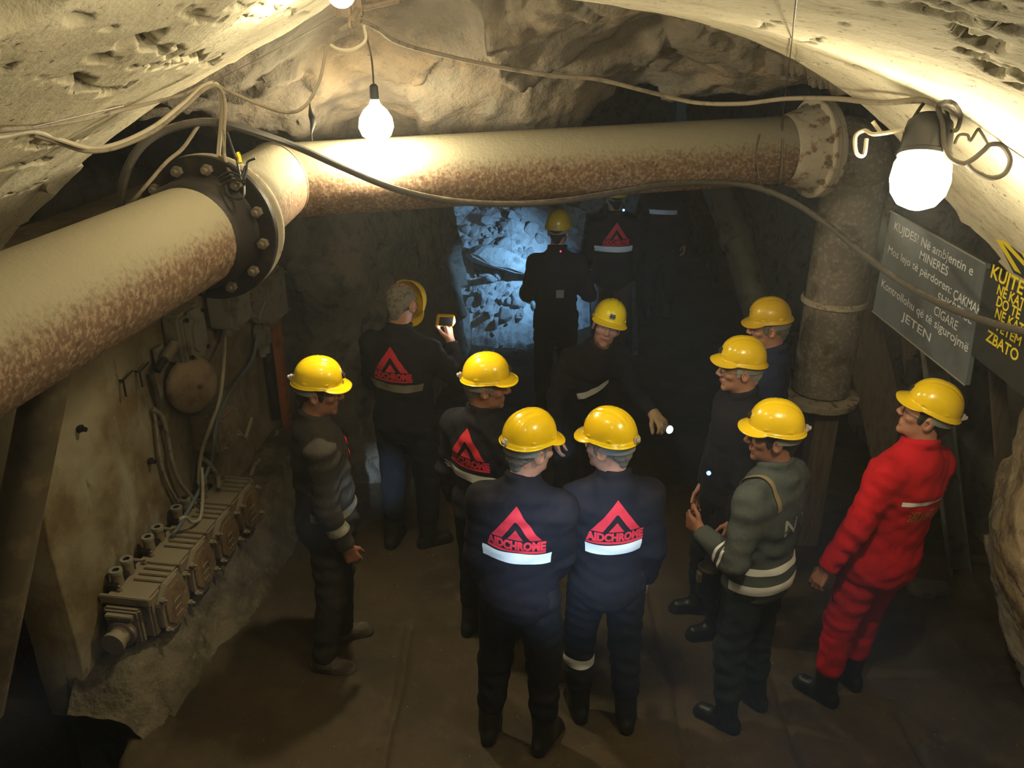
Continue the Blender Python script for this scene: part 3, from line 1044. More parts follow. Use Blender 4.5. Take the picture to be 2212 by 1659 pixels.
pV0 = P(1834, 400, 4.98)
pV1 = P(1776, 858, 5.38)
pV1.x, pV1.y = pV0.x * .5 + pV1.x * .5, pV0.y * .5 + pV1.y * .5
pV0.x, pV0.y = pV1.x + .01, pV1.y
drop = empty('drop_pipe', (pV1.x, pV1.y, pV1.z))
tag(drop, 'grey rusty pipe dropping from the right flange beside the slate board', 'pipe')
with under(drop):
    k0 = Vector((pV0.x, pR.y + .02, pR.z))
    mb = MB()
    e0 = pR + d2 * .035
    mb.tube([e0, e0.lerp(k0, .55), k0 + Vector((-.02, .01, -.06)), pV0 + Vector((0, 0, .05)), pV0.lerp(pV1, .4), pV1.lerp(pV0, .02)], PIPE_R - .004, 40, 8)
    mb.build('barrel', MAT['greypipe'], angle=60)
    flange('flange', pR + d2 * .002, d2, PIPE_R - .01, FL_R, .030, 'pipeend', None, 12)
    zj = (pV0.z + pV1.z) / 2 - .03
    MB().lathe((pV1.x, pV1.y, zj), (0, 0, 1), [(-.02, PIPE_R), (-.012, PIPE_R + .014), (.012, PIPE_R + .014), (.02, PIPE_R)], 48, cap=False).build('joint_ring', MAT['pipeend'])
    MB().lathe((pV1.x, pV1.y, pV1.z), (0, 0, 1), [(-.05, PIPE_R - .02), (-.05, PIPE_R + .05), (-.005, PIPE_R + .06), (.005, PIPE_R)], 48).build('end_lip', MAT['pipeend'])
po = MB().box((pV1.x + .06, pV1.y + .02, (pV1.z - .05) / 2), (.15, .15, pV1.z - .05)).build('timber_post', MAT['timber'], bevel=.008)
tag(po, 'square timber post standing under the lip of the drop pipe', 'post')
pr = empty('steel_prop', P(-40, 1520, 2.75))
tag(pr, 'dirty round steel prop leaning under the near pipe at the left edge', 'prop')
with under(pr):
    a, b = P(112, 765, 2.52), P(-42, 1540, 2.75)
    MB().lathe(a, b - a, [(0, .062), ((b - a).length, .066)], 28).build('outer_tube', MAT['strut'])
    MB().box(a + (a - b).normalized() * .0, (.17, .17, .02)).build('head_plate', MAT['strut'])


# ------------------------------------------------------------------ lettering
def text_mesh(s, bold=0.0):
    cu = bpy.data.curves.new('lettering', 'FONT')
    cu.body = s
    cu.size = 1.0
    cu.offset = bold
    cu.resolution_u = 3
    o = bpy.data.objects.new('lettering', cu)
    COL.objects.link(o)
    dg = bpy.context.evaluated_depsgraph_get()
    dg.update()
    me = bpy.data.meshes.new_from_object(o.evaluated_get(dg))
    V = np.array([v.co[:] for v in me.vertices]) if len(me.vertices) else np.zeros((0, 3))
    F = [tuple(p.vertices) for p in me.polygons]
    bpy.data.objects.remove(o)
    bpy.data.curves.remove(cu)
    bpy.data.meshes.remove(me)
    return V, F


def text_on(mb, s, start, end, up, h, nrm, bold=0.0, slant=0.0):
    """letters from start to end along the board, cap height h"""
    V, F = text_mesh(s, bold)
    x0, x1 = V[:, 0].min(), V[:, 0].max()
    u = end - start
    sy = h / .72
    vs = [start + u * ((v[0] - x0) / (x1 - x0)) + up * (v[1] * sy) + u.normalized() * (slant * v[1] * sy) + nrm * .0025 for v in V]
    mb.add(vs, F)


BX = 2.1


def on_board(px, py):
    return PX(px, py, BX)


UPZ = Vector((0, 0, 1))
b1 = empty('warning_board', (BX, 4.2, 1.77))
tag(b1, 'slate grey board with white hand lettering that begins KUJDES', 'sign')
with under(b1):
    c = [PX(1925, 455, BX), PX(2130, 570, BX), PX(2085, 832, BX), PX(1885, 672, BX)]
    MB().prism(c, (.022, 0, 0)).build('board', MAT['signgrey'], smooth=False)
    nb_ = Vector((-1, 0, 0))
    for kx, ln in (('KUJDES! Në ambjentin e', ((1932, 494), (2101, 598))), ('MINERES', ((1987, 557), (2047, 598))), ('Mos lejo të përdoren:', ((1919, 543), (2054, 637))),
                   ('ÇAKMAK', ((2059, 643), (2119, 684))), ('SHKREPSE', ((2024, 653), (2100, 697))), ('CIGARE', ((2017, 680), (2068, 712))),
                   ('Kontrollohu që të sigurojmë', ((1904, 620), (2091, 760))), ('JETEN', ((1947, 691), (2010, 736)))):
        m = MB()
        s, e = on_board(*ln[0]), on_board(*ln[1])
        e.z = s.z = (s.z + e.z) / 2
        text_on(m, kx, s, e, UPZ, .046 if kx.isupper() or kx[0] == 'K' else .043, nb_, .006)
        m.build('lettering', MAT['signwhite'], smooth=False)
    for py, a, b in (((455), c[0], c[1]), ((672), c[3], c[2])):
        MB().cyl(a + Vector((-.003, 0, 0)), b + Vector((-.003, 0, 0)), .004, 6).build('board_edge', MAT['signedge'])

b2 = empty('notice_board', (BX, 3.3, 1.94))
tag(b2, 'black board with yellow lettering that begins KUJTE at the right edge', 'sign')
with under(b2):
    p0 = PX(2136, 566, BX - .02)
    MB().prism([Vector((BX - .02, 3.635, 2.335)), Vector((BX - .02, 2.75, 2.335)), Vector((BX - .02, 2.75, 1.93)), Vector((BX - .02, 3.60, 1.945))], (.02, 0, 0)).build('board', MAT['signblack'], smooth=False)
    for kx, ln, h in (('KUJTE', ((2139, 604), (2211, 631)), .058), ('NE KAT', ((2152, 642), (2214, 661)), .044), ('DO TE', ((2151, 665), (2204, 684)), .044),
                      ('NE KAT', ((2148, 691), (2212, 717)), .044), ('VETEM', ((2147, 717), (2206, 741)), .040), ('ZBATO', ((2128, 741), (2200, 774)), .050)):
        m = MB()
        s, e = PX(*ln[0], BX - .02), PX(*ln[1], BX - .02)
        e.z = s.z = (s.z + e.z) / 2
        text_on(m, kx, s, e, UPZ, h, Vector((-1, 0, 0)), .022)
        m.build('lettering', MAT['signyellow'], smooth=False)

b3 = empty('level_plate', (2.05, 3.3, 2.34))
tag(b3, 'black plate with large slanted yellow letters NIV tilted against the arch', 'sign')
with under(b3):
    bl, tl = Vector((2.0, 3.3, 2.415)), Vector((1.829, 3.3, 2.652))
    al = Vector((0, -.85, 0))
    upv = (tl - bl)
    nv_ = al.cross(upv).normalized()
    MB().prism([bl, bl + al, tl + al, tl], -nv_ * .012).build('board', MAT['signblack'], smooth=False)
    m = MB()
    s = bl + upv * .12 + al * .035
    text_on(m, 'NIV', s, s + al * .62, upv.normalized(), upv.length * .74, nv_, .03, slant=-.22)
    m.build('lettering', MAT['signyellow'], smooth=False)


# ------------------------------------------------------------------ lamps
def swag(*pts):
    out = []
    for px, py, d in pts:
        v = vault_hit(px, py)
        if v is not None and v.y < 3.42:
            d = min(d, (v - Vector((0, 0, CAM_H))).length / ray(px, py).length - .07)
        out.append(P(px, py, d))
    return out


bulb = empty('hanging_bulb', BULB_P)
tag(bulb, 'glowing bulb hanging just above the crossing pipe', 'lamp')
with under(bulb):
    MB().lathe(BULB_P + Vector((0, 0, .10)), (0, 0, -1), [(0, .018), (.025, .026), (.05, .054), (.085, .076), (.125, .082), (.165, .066), (.19, .026), (.197, .004)], 24).build('bulb_glass', MAT['glassglow'])
    MB().lathe(BULB_P + Vector((0, 0, .165)), (0, 0, -1), [(0, .010), (.01, .020), (.06, .021), (.07, .018)], 16).build('socket', MAT['blackplastic'])
    top = BULB_P + Vector((0, 0, .165))
    MB().tube([top, P(803, 130, 3.9), P(795, 92, 3.85), P(788, 60, 3.8)], .0045, 6).build('drop_wire', MAT['wire'])

tb = P(737, -14, 2.6)
bulb2 = empty('roof_bulb', tb)
tag(bulb2, 'glowing bulb tucked under the arch at the top of the picture', 'lamp')
with under(bulb2):
    MB().ball(tb, (.042, .042, .042), 20, 12).build('bulb_glass', MAT['glassglow'])
    MB().cyl(tb + Vector((.01, .02, .035)), tb + Vector((.02, .03, .09)), .018, 14).build('socket', MAT['blackplastic'])
wb = empty('timber_bracket', P(757, 40, 3.05))
tag(wb, 'splintered brown timber bracket at the crown that the cables hang from', 'bracket')
with under(wb):
    MB().box(P(752, -8, 3.1), (.10, .06, .14)).build('block', MAT['timber'], bevel=.006)
    MB().prism([P(751, 10, 3.05), P(757, 10, 3.05), P(758, 62, 3.05), P(753, 58, 3.05)], (0, .02, 0)).build('peg', MAT['timber'])
    MB().tube([P(760, 40, 3.05), P(775, 20, 3.1), P(800, 14, 3.15), P(860, 0, 3.2)], .011, 8).build('lath', MAT['timber'])

LD = LAMP_D
lamp = empty('bulkhead_lamp', LAMP_P)
tag(lamp, 'mine lamp with a dark round housing and blazing glass jar on the right', 'lamp')
with under(lamp):
    k = LD / 3.25
    ax = (P(1978, 440, LD) - P(2012, 250, LD)).normalized()
    hb = P(2010, 262, LD)
    sc_ = lambda pr: [(a * k, r * k) for a, r in pr]
    MB().lathe(hb, ax, sc_([(-.03, .02), (-.02, .055), (.005, .080), (.05, .088), (.12, .092), (.125, .098), (.14, .098)]), 32).build('housing', MAT['blackplastic'])
    MB().lathe(hb + ax * .138 * k, ax, sc_([(0, .088), (.03, .102), (.09, .108), (.14, .098), (.18, .070), (.198, .030), (.203, .004)]), 32).build('glass_jar', MAT['glassglow'])
    MB().tube([hb + ax * .02 + Vector((-.085, 0, 0)) * k, hb - ax * .06 * k + Vector((-.03, 0, .02)) * k, hb - ax * .075 * k + Vector((.02, 0, .02)) * k, hb + ax * .02 + Vector((.085, 0, 0)) * k], .005, 8).build('hanger', MAT['darksteel'])
    MB().tube([P(1955, 280, LD), P(1890, 290, LD + .05), P(1868, 282, LD + .1), P(1848, 295, LD + .1), P(1850, 330, LD + .1), P(1866, 335, LD + .1), P(1872, 300, LD + .1)], .006, 8).build('pigtail', MAT['whitecable'])
    MB().tube([P(1905, 290, LD + .05), P(1885, 262, LD + .05)], .006, 8).build('wire_end', MAT['whitecable'])


# ------------------------------------------------------------------ cables
def cable(name, pts, r, mat, label, cat='cable'):
    o = MB().tube(swag(*pts), r, 10, 10).build(name, MAT[mat])
    return tag(o, label, cat)


cable('rubber_hose', [(258, 450, 3.05), (270, 380, 3.0), (300, 322, 3.0), (350, 285, 3.05), (420, 265, 3.1), (480, 266, 3.2), (545, 284, 3.35), (640, 317, 3.6), (740, 362, 3.8), (850, 407, 3.95), (960, 432, 4.05),
      (1080, 441, 4.1), (1200, 436, 4.15), (1330, 416, 4.3), (1430, 400, 4.4), (1530, 395, 4.45), (1620, 402, 4.45), (1700, 430, 4.35), (1780, 480, 4.2), (1860, 545, 4.05), (1950, 612, 3.85), (2050, 664, 3.6), (2130, 694, 3.4), (2212, 716, 3.2), (2330, 735, 3.0)],
      .0150, 'hose', 'thick black rubber hose sagging under the crossing pipe to the right boards', 'hose')
cable('lamp_cable', [(780, 46, 3.4), (815, 62, 3.45), (860, 92, 3.55), (960, 120, 3.7), (1080, 145, 3.8), (1200, 164, 3.85), (1290, 171, 3.9), (1400, 198, 3.95), (1500, 221, 3.95), (1600, 224, 3.8), (1700, 213, 3.6), (1800, 213, 3.3), (1900, 222, 2.8),
      (1990, 216, 2.42), (2028, 228, 2.36)], .0095, 'cable', 'long thin cable slung from the crown to the right lamp')
cable('swagged_cable', [(-60, 300, 2.3), (0, 281, 2.4), (70, 275, 2.5), (180, 258, 2.7), (270, 236, 2.85), (390, 206, 3.0), (452, 182, 3.1), (500, 200, 3.15), (560, 226, 3.2), (620, 243, 3.2), (660, 228, 3.2), (690, 175, 3.2), (706, 105, 3.2), (722, 75, 3.15), (762, 46, 3.1)],
      .0062, 'cable', 'thin cable running from the left edge over the hook and up to the crown bulb')
cable('double_cable', [(-60, 296, 2.35), (0, 294, 2.42), (70, 283, 2.5), (130, 302, 2.6), (190, 319, 2.7), (250, 312, 2.8), (330, 275, 2.9), (395, 225, 3.0), (440, 186, 3.08), (468, 182, 3.12), (480, 215, 3.15), (477, 275, 3.15), (472, 340, 3.12), (476, 385, 3.1)],
      .0080, 'whitecable', 'pale cable dipping along the arch then dropping to the flange')
cable('double_cable', [(70, 290, 2.5), (130, 310, 2.6), (190, 327, 2.7), (255, 318, 2.8), (335, 282, 2.9), (400, 230, 3.0), (446, 190, 3.07), (474, 190, 3.1), (486, 225, 3.13), (484, 285, 3.12), (486, 345, 3.08), (505, 385, 3.05), (520, 395, 3.05)],
      .0066, 'cable', 'second cable close below the pale one dipping along the arch')
cable('loose_wire', [(60, 276, 2.5), (150, 255, 2.65), (265, 228, 2.85)], .003, 'wire', 'very thin wire above the cables on the left arch', 'wire')
cable('branch_cable', [(428, 272, 3.12), (395, 320, 3.08), (360, 350, 3.0), (325, 390, 2.95), (290, 430, 2.95), (262, 455, 3.0)], .0066, 'cable', 'straight grey cable slanting down behind the flange')
cable('cable_loop', [(709, 94, 3.2), (728, 105, 3.2), (750, 108, 3.2), (772, 102, 3.2), (790, 85, 3.2), (786, 55, 3.2)], .0060, 'whitecable', 'white cable loop hanging below the crown bracket')
cable('stay_wire', [(456, 180, 3.1), (600, 105, 3.15), (745, 24, 3.2)], .0016, 'wire', 'taut thin wire from the cable hook up to the crown', 'wire')
cable('hanger_wire', [(1722, -20, 4.4), (1708, 110, 4.42), (1694, 225, 4.45), (1690, 282, 4.47)], lambda t: .0010 + .0022 * t, 'wire', 'straight wire holding the crossing pipe near its right flange', 'wire')
cable('sling_wire', [(1642, 290, 4.46), (1634, 330, 4.46), (1640, 380, 4.48), (1648, 402, 4.46), (1662, 422, 4.44), (1680, 405, 4.46), (1688, 380, 4.48), (1692, 300, 4.46)], .003, 'wire', 'thin wire sling round the pipe that holds up the hose', 'wire')
cable('coiled_cable', [(2026, 232, 2.33), (2036, 270, 2.33), (2038, 310, 2.33), (2050, 340, 2.33), (2078, 353, 2.33), (2100, 345, 2.33), (2125, 325, 2.33), (2140, 312, 2.33), (2165, 315, 2.33), (2182, 345, 2.33), (2170, 375, 2.33), (2140, 384, 2.33), (2105, 370, 2.33), (2085, 350, 2.33)],
      .0068, 'hose', 'dark cable coiled loosely beside the right lamp')
cable('cable_tail', [(2030, 226, 2.33), (2058, 222, 2.33), (2074, 250, 2.33), (2068, 278, 2.33), (2055, 283, 2.33)], .0062, 'hose', 'short dark cable tail bowed over the lamp housing')
cable('wire_twist', [(2062, 310, 2.33), (2072, 292, 2.33), (2090, 292, 2.33), (2096, 304, 2.33), (2112, 280, 2.33), (2118, 284, 2.33), (2134, 312, 2.33)], .004, 'wire', 'twisted thin wire ends by the coiled cable', 'wire')
cable('rubber_strip', [(669, 222, 3.9), (671, 245, 3.9), (676, 262, 3.9), (673, 285, 3.9), (674, 304, 3.9)], lambda t: .003 + .012 * math.sin(min(1, t * 1.15) * PI) ** 2, 'blackplastic', 'black rubber strip dangling above the pipe elbow', 'strip')
tg = empty('splice_tangle', P(508, 395, 3.02))
tag(tg, 'tangle of stripped wire ends with yellow tape beside the flange', 'wires')
with under(tg):
    for pts in ([(472, 385, 3.02), (495, 372, 3.0), (525, 385, 2.98), (528, 400, 2.98)], [(474, 392, 3.02), (500, 380, 2.99), (526, 392, 2.97)], [(480, 400, 3.0), (505, 388, 2.98), (530, 396, 2.97)],
                [(486, 395, 3.0), (492, 418, 2.98), (510, 430, 2.97), (526, 424, 2.97), (527, 398, 2.98)], [(527, 398, 2.98), (519, 380, 2.98), (513, 350, 3.0), (517, 330, 3.0)],
                [(527, 390, 2.98), (532, 370, 2.98), (535, 350, 2.98), (552, 342, 2.98)], [(520, 388, 2.98), (528, 365, 2.98), (530, 358, 2.98)], [(490, 285, 3.1), (505, 330, 3.05), (514, 352, 3.02)]):
        MB().tube(swag(*pts), .0045, 6, 8).build('wire_end', MAT['blackplastic'])
    MB().tube(swag((513, 330, 3.0), (517, 341, 3.0), (519, 352, 3.0)), .0075, 8).build('tape_wrap', MAT['yellowtape'])
nip = MB().cyl(P(72, 395, 3.25), P(112, 408, 3.18), .020, 14).build('pipe_stub', MAT['pipeend'])
tag(nip, 'short pale pipe stub sticking out of the rock at the left', 'pipe')


# ------------------------------------------------------------------ things on the service wall
AX3 = (WALL_A, WALL_N, UPZ)


def W(a, o, z):
    """service wall coordinates: along it, out of it, height"""
    return WALL_O + WALL_A * a + WALL_N * o + UPZ * z


def wc(px, py, off):
    p = PWALL(px, py, off)
    return (p - WALL_O).dot(WALL_A), p.z


def octagon(a, o, z, w, h, c):
    return [W(a + x, o, z + y) for x, y in ((-w / 2 + c, -h / 2), (w / 2 - c, -h / 2), (w / 2, -h / 2 + c), (w / 2, h / 2 - c), (w / 2 - c, h / 2), (-w / 2 + c, h / 2), (-w / 2, h / 2 - c), (-w / 2, -h / 2 + c))]


def rod(name, a, b, r, mat, parent=None):
    return MB().cyl(a, b, r, 12).build(name, MAT[mat], parent)


def switch_box(a, z, label, first=False):
    t = empty('switchgear_box', W(a, .2, z - .14))
    tag(t, label, 'switchgear', 'switchgear boxes in a row on the grout ledge')
    with under(t):
        MB().box(W(a, .165, z), (.335, .25, .25), AX3).build('body', MAT['box'], bevel=.012)
        cv = MB().prism(octagon(a, .29, z - .01, .27, .30, .08), WALL_N * .035).build('cover', MAT['box'], bevel=.006)
        MB().prism(octagon(a, .325, z - .01, .205, .235, .06), WALL_N * .010).build('inner_plate', MAT['cover'], cv, bevel=.003)
        m = MB()
        for dx in (-.035, .035):
            m.cyl(W(a + dx, .336, z - .08), W(a + dx, .336, z + .06), .003, 6)
        for dz in (-.08, -.035, .01):
            m.cyl(W(a - .035, .336, z + dz), W(a + .035, .336, z + dz), .003, 6)
        m.build('raised_frame', MAT['box'], cv)
        for sx, sz in ((-.115, .085), (.115, .085), (-.115, -.105), (.115, -.105)):
            m = MB()
            hexbolt(m, W(a + sx, .322, z + sz), WALL_N, .016, .02)
            m.build('clamp_bolt', MAT['box'], cv, smooth=False)
        for k in range(4):
            MB().box(W(a - .02 + .05 * k, .20, z + .130), (.018, .16, .016), AX3).build('rib', MAT['box'], bevel=.004)
        MB().box(W(a - .172, .155, z + .11), (.022, .28, .05), AX3).build('joint_bar', MAT['box'], bevel=.004)
        MB().box(W(a - .03, .055, z + .14), (.20, .05, .03), AX3).build('terminal_rail', MAT['darksteel'], bevel=.004)
        for dx in (-.07, .03):
            g = MB().cyl(W(a + dx, .06, z + .13), W(a + dx, .06, z + .20), .030, 16).build('cable_gland', MAT['box'])
            MB().lathe(W(a + dx, .06, z + .20), UPZ, [(0, .018), (0, .034), (.018, .034), (.018, .018)], 16, cap=False).build('gland_ring', MAT['greybox'], g)
        for dx in (-.12, .12):
            m = MB()
            hexbolt(m, W(a + dx, .10, z + .125), UPZ, .015, .014)
            m.build('cap_bolt', MAT['box'], smooth=False)
    if first:
        with under(t):
            e = MB().box(W(a - .20, .15, z - .02), (.04, .20, .21), AX3).build('end_housing', MAT['box'], bevel=.012)
            MB().lathe(W(a - .22, .15, z - .05), -WALL_A, [(0, .075), (.03, .075), (.035, .055), (.08, .05), (.085, .062), (.11, .062), (.11, .03)], 24).build('end_gland', MAT['box'], e)
            MB().box(W(a - .235, .15, z + .05), (.03, .15, .03), AX3).build('clamp_bar', MAT['box'], e, bevel=.004)
    return t


row = [wc(384, 1309, .33), wc(441, 1235, .33), wc(495, 1164, .33), wc(537, 1078, .33)]
a0, a3 = row[0][0], row[3][0] + .02
zr = .455
for k, lb in enumerate(('nearest switchgear box of the row with a round end gland', 'second switchgear box from the near end of the row', 'third switchgear box from the near end of the row', 'farthest switchgear box of the row on the ledge')):
    switch_box(a0 + (a3 - a0) * k / 3, zr, lb, k == 0)

# alarm bell
ab, zb_ = wc(436, 832, .16)
bell = empty('alarm_bell', W(ab, .1, zb_))
tag(bell, 'round rusty alarm bell on the service wall below its pale housing', 'bell')
with under(bell):
    ax = (WALL_N + UPZ * .10 + WALL_A * -.42).normalized()
    MB().lathe(W(ab, .09, zb_), ax, [(0, .172), (.012, .174), (.035, .165), (.055, .135), (.068, .085), (.073, .03), (.074, .002)], 48).build('gong', MAT['bell'])
    m = MB()
    hexbolt(m, W(ab, .09, zb_) + ax * .07, ax, .014, .02)
    m.build('gong_bolt', MAT['box'], smooth=False)
    MB().cyl(W(ab, 0, zb_), W(ab, .10, zb_), .03, 16).build('gong_stem', MAT['darksteel'])
    ah, zh = wc(428, 722, .15)
    MB().box(W(ah, .06, zh), (.26, .12, .30), AX3).build('housing', MAT['greybox'], bevel=.02)
    cp = MB().prism(octagon(ah + .01, .12, zh, .21, .30, .06), WALL_N * .022).build('housing_cover', MAT['greybox'], bevel=.005)
    MB().prism(octagon(ah + .02, .142, zh - .01, .15, .20, .04), WALL_N * .012).build('cover_boss', MAT['greybox'], cp, bevel=.004)
    for sx, sz in ((-.085, .115), (.10, .115), (.10, -.115), (-.085, -.115)):
        MB().cyl(W(ah + sx, .14, zh + sz), W(ah + sx, .150, zh + sz), .014, 12).build('cover_screw', MAT['blackplastic'], cp)
    MB().cyl(W(ah - .13, .07, zh - .02), W(ah - .26, .07, zh - .06), .032, 16).build('cable_gland', MAT['box'])
    MB().cyl(W(ah - .26, .07, zh - .06), W(ah - .33, .06, zh - .10), .022, 16).build('cable_boot', MAT['blackplastic'])
ac, zc = wc(332, 812, .03)
cl = empty('conduit_clip', W(ac, .03, zc))
tag(cl, 'small pale bracket plate left of the bell with a conduit below', 'bracket')
with under(cl):
    a2, z2 = wc(345, 772, .03)
    MB().box(W(a2, .03, z2), (.09, .02, .13), AX3).build('plate', MAT['greybox'], bevel=.004)
    MB().cyl(W(ac - .02, .03, zc + .02), W(ac + .01, .03, zc - .30), .016, 12).build('conduit', MAT['strut'])
    MB().box(W(ac + .01, .03, zc - .28), (.06, .05, .05), AX3).build('saddle', MAT['box'], bevel=.006)
for px, py, lb in ((262, 822, 'small bent wall hook farther left of the conduit'), (298, 803, 'small bent wall hook close left of the conduit')):
    ak, zk = wc(px, py, .02)
    o = MB().tube([W(ak, 0, zk), W(ak, .03, zk), W(ak + .09, .035, zk + .02)], .006, 6, smooth=False).tube([W(ak, .03, zk), W(ak, .03, zk - .09)], .006, 6, smooth=False).build('wall_hook', MAT['darksteel'])
    tag(o, lb, 'hook')
for px, py, lb in ((168, 925, 'short rusty stub bolt alone high on the left of the service wall'), (320, 995, 'short stub bolt low on the service wall below the conduit')):
    ak, zk = wc(px, py, .0)
    m = MB()
    m.cyl(W(ak, 0, zk), W(ak, .045, zk - .005), .012, 10)
    hexbolt(m, W(ak, .01, zk), WALL_N, .020, .014)
    tag(m.build('wall_bolt', MAT['darksteel']), lb, 'bolt')


def junction(name, px, py, off, sx, sz, depth, mat, label, lid=True, lever=False):
    a, z = wc(px, py, off + depth)
    t = empty(name, W(a, off, z - sz / 2))
    tag(t, label, 'junction box')
    with under(t):
        MB().box(W(a, off + depth / 2, z), (sx, depth, sz), AX3).build('body', MAT[mat], bevel=.012)
        if lid:
            l = MB().box(W(a, off + depth + .012, z), (sx * .92, .024, sz * .92), AX3).build('lid', MAT[mat], bevel=.006)
            for i in (-1, 1):
                for j in (-1, 1):
                    m = MB()
                    hexbolt(m, W(a + i * sx * .38, off + depth + .02, z + j * sz * .38), WALL_N, .013, .012)
                    m.build('lid_bolt', MAT[mat], l, smooth=False)
        for i in (-.25, .25):
            MB().cyl(W(a + i * sx, off + depth * .5, z - sz / 2), W(a + i * sx, off + depth * .5, z - sz / 2 - .06), .026, 14).build('cable_gland', MAT[mat])
        if lever:
            MB().tube([W(a + sx * .55, off + depth, z - sz * .35), W(a + sx * .55, off + depth + .05, z - sz * .55), W(a + sx * 1.05, off + depth + .05, z - sz * .2)], .014, 8, smooth=False).build('lever', MAT['box'])
        for k in range(3):
            MB().box(W(a, off + depth * (.25 + .25 * k), z + sz / 2 + .006), (sx * .8, .014, .014), AX3).build('rib', MAT[mat], bevel=.003)
    return t


junction('junction_box', 488, 925, .02, .24, .24, .17, 'box', 'ribbed junction box on the service wall below the bell', True, True)
junction('isolator_box', 518, 665, .03, .24, .22, .16, 'greybox', 'dusty isolator box on the service wall right below the flange', True, True)
junction('relay_box', 545, 620, .05, .18, .20, .13, 'box', 'small bolted relay box half hidden under the flange')
junction('meter_box', 598, 636, .05, .24, .36, .15, 'greybox', 'tall grey meter box at the far end of the service wall')
junction('pale_box', 577, 725, .03, .15, .17, .07, 'greybox', 'small pale plain box below the meter box', False)
ao, zo = wc(606, 790, .05)
ob = MB().box(W(ao, .05, .95), (.075, .06, 1.3), AX3).build('orange_channel', MAT['orange'], bevel=.006)
tag(ob, 'orange painted upright steel bar at the far end of the service wall', 'steel bar')
ao, zo = wc(580, 830, .03)
dk = MB().cyl(W(ao, .05, 1.45), W(ao + .02, .05, .55), .035, 16).build('downpipe', MAT['darksteel'])
tag(dk, 'dark vertical conduit pipe left of the orange bar', 'pipe')


def wcable(name, pts, r, mat, label):
    q = []
    for px, py, off in pts:
        q.append(PWALL(px, py, off))
    tag(MB().tube(q, r, 10, 8).build(name, MAT[mat]), label, 'cable')


wcable('wall_cable', [(478, 575, .06), (484, 640, .06), (486, 720, .05), (482, 800, .20), (474, 865, .20), (455, 920, .20), (436, 975, .12), (430, 1030, .08), (437, 1075, .1)], .012, 'whitecable', 'pale cable running straight down the service wall past the bell')
wcable('wall_cable', [(560, 672, .06), (556, 720, .06), (545, 775, .05), (515, 820, .06), (490, 860, .18), (470, 905, .20), (462, 960, .18), (455, 1000, .12), (430, 1060, .1), (405, 1105, .1), (385, 1140, .12), (370, 1160, .12)], .012, 'bluecable', 'blue-grey cable curving down the service wall to the switchgear')
wcable('wall_cable', [(332, 880, .03), (338, 930, .03), (345, 990, .03), (360, 1040, .03), (385, 1085, .04)], .010, 'cable', 'thin left one of two cables hanging from the conduit')
wcable('wall_cable', [(334, 885, .04), (352, 905, .05), (363, 950, .05), (372, 1000, .05), (388, 1040, .06), (412, 1072, .08), (422, 1088, .10)], .0135, 'cable', 'thicker right one of two cables hanging from the conduit')
wcable('wall_cable', [(438, 990, .1), (455, 1005, .12), (470, 1030, .14), (473, 1055, .16)], .014, 'cable', 'short thick cable bending into the farthest switchgear boxes')
wcable('wall_cable', [(436, 1010, .1), (438, 1060, .14), (436, 1100, .16), (430, 1122, .2), (415, 1128, .2), (402, 1118, .2), (390, 1120, .2)], .010, 'whitecable', 'white cable looping over the top of the second switchgear box')
wcable('wall_cable', [(600, 930, .06), (590, 965, .06), (570, 985, .06), (550, 1005, .06), (540, 1035, .08)], .014, 'cable', 'cable rising along the far end of the ledge to the orange bar')

# ------------------------------------------------------------------ right side, far side
ch = empty('steel_channel', PZ(2068, 1252, .0))
tag(ch, 'grey steel channel standing behind the man in red', 'steel bar')
with under(ch):
    b_, t_ = PZ(2072, 1256, .0), PY(2030, 905, 4.5)
    u = (t_ - b_).normalized()
    s = u.cross(Vector((0, 1, 0))).normalized()
    f = s.cross(u)
    L = (t_ - b_).length + .5
    mid = b_ + u * L / 2
    MB().box(mid, (.12, .014, L), (s, f, u)).build('web', MAT['steelgrey'], bevel=.002)
    for k in (-1, 1):
        MB().box(mid + s * .056 * k - f * .03, (.012, .055, L), (s, f, u)).build('side_flange', MAT['steelgrey'], bevel=.002)
pl = empty('leaning_plank', Vector((2.42, 5.0, 0)))
tag(pl, 'dark wide plank leaning behind the drop pipe', 'plank')
with under(pl):
    a, b = PY(1860, 700, 5.35), PY(1925, 990, 5.1)
    u = (b - a).normalized()
    s = u.cross(Vector((0, 1, 0))).normalized()
    MB().box((a + b) / 2, (.26, .03, (b - a).length + .7), (s, s.cross(u), u)).build('board', MAT['timber'], bevel=.004)
for px, ya, yb, Y, lb in ((1975, 760, 1000, 4.9, 'thin timber batten leaning below the slate board'), (2150, 760, 1050, 4.2, 'dark upright timber below the black notice board'), (1905, 450, 640, 5.0, 'pale leaning batten between the drop pipe and the slate board')):
    a, b = PY(px - (12 if px < 2000 else 0), ya, Y), PY(px + 20, yb, Y)
    u = (b - a).normalized()
    s = u.cross(Vector((0, 1, 0))).normalized()
    o = MB().box((a + b) / 2, (.075, .04, (b - a).length + .3), (s, s.cross(u), u)).build('timber_batten', MAT['timber' if px != 1905 else 'steelgrey'], bevel=.004)
    tag(o, lb, 'timber')
vp = empty('vent_pipe', PY(1640, 700, 7.2))
tag(vp, 'dim ventilation pipe slanting down in the darkness on the right', 'pipe')
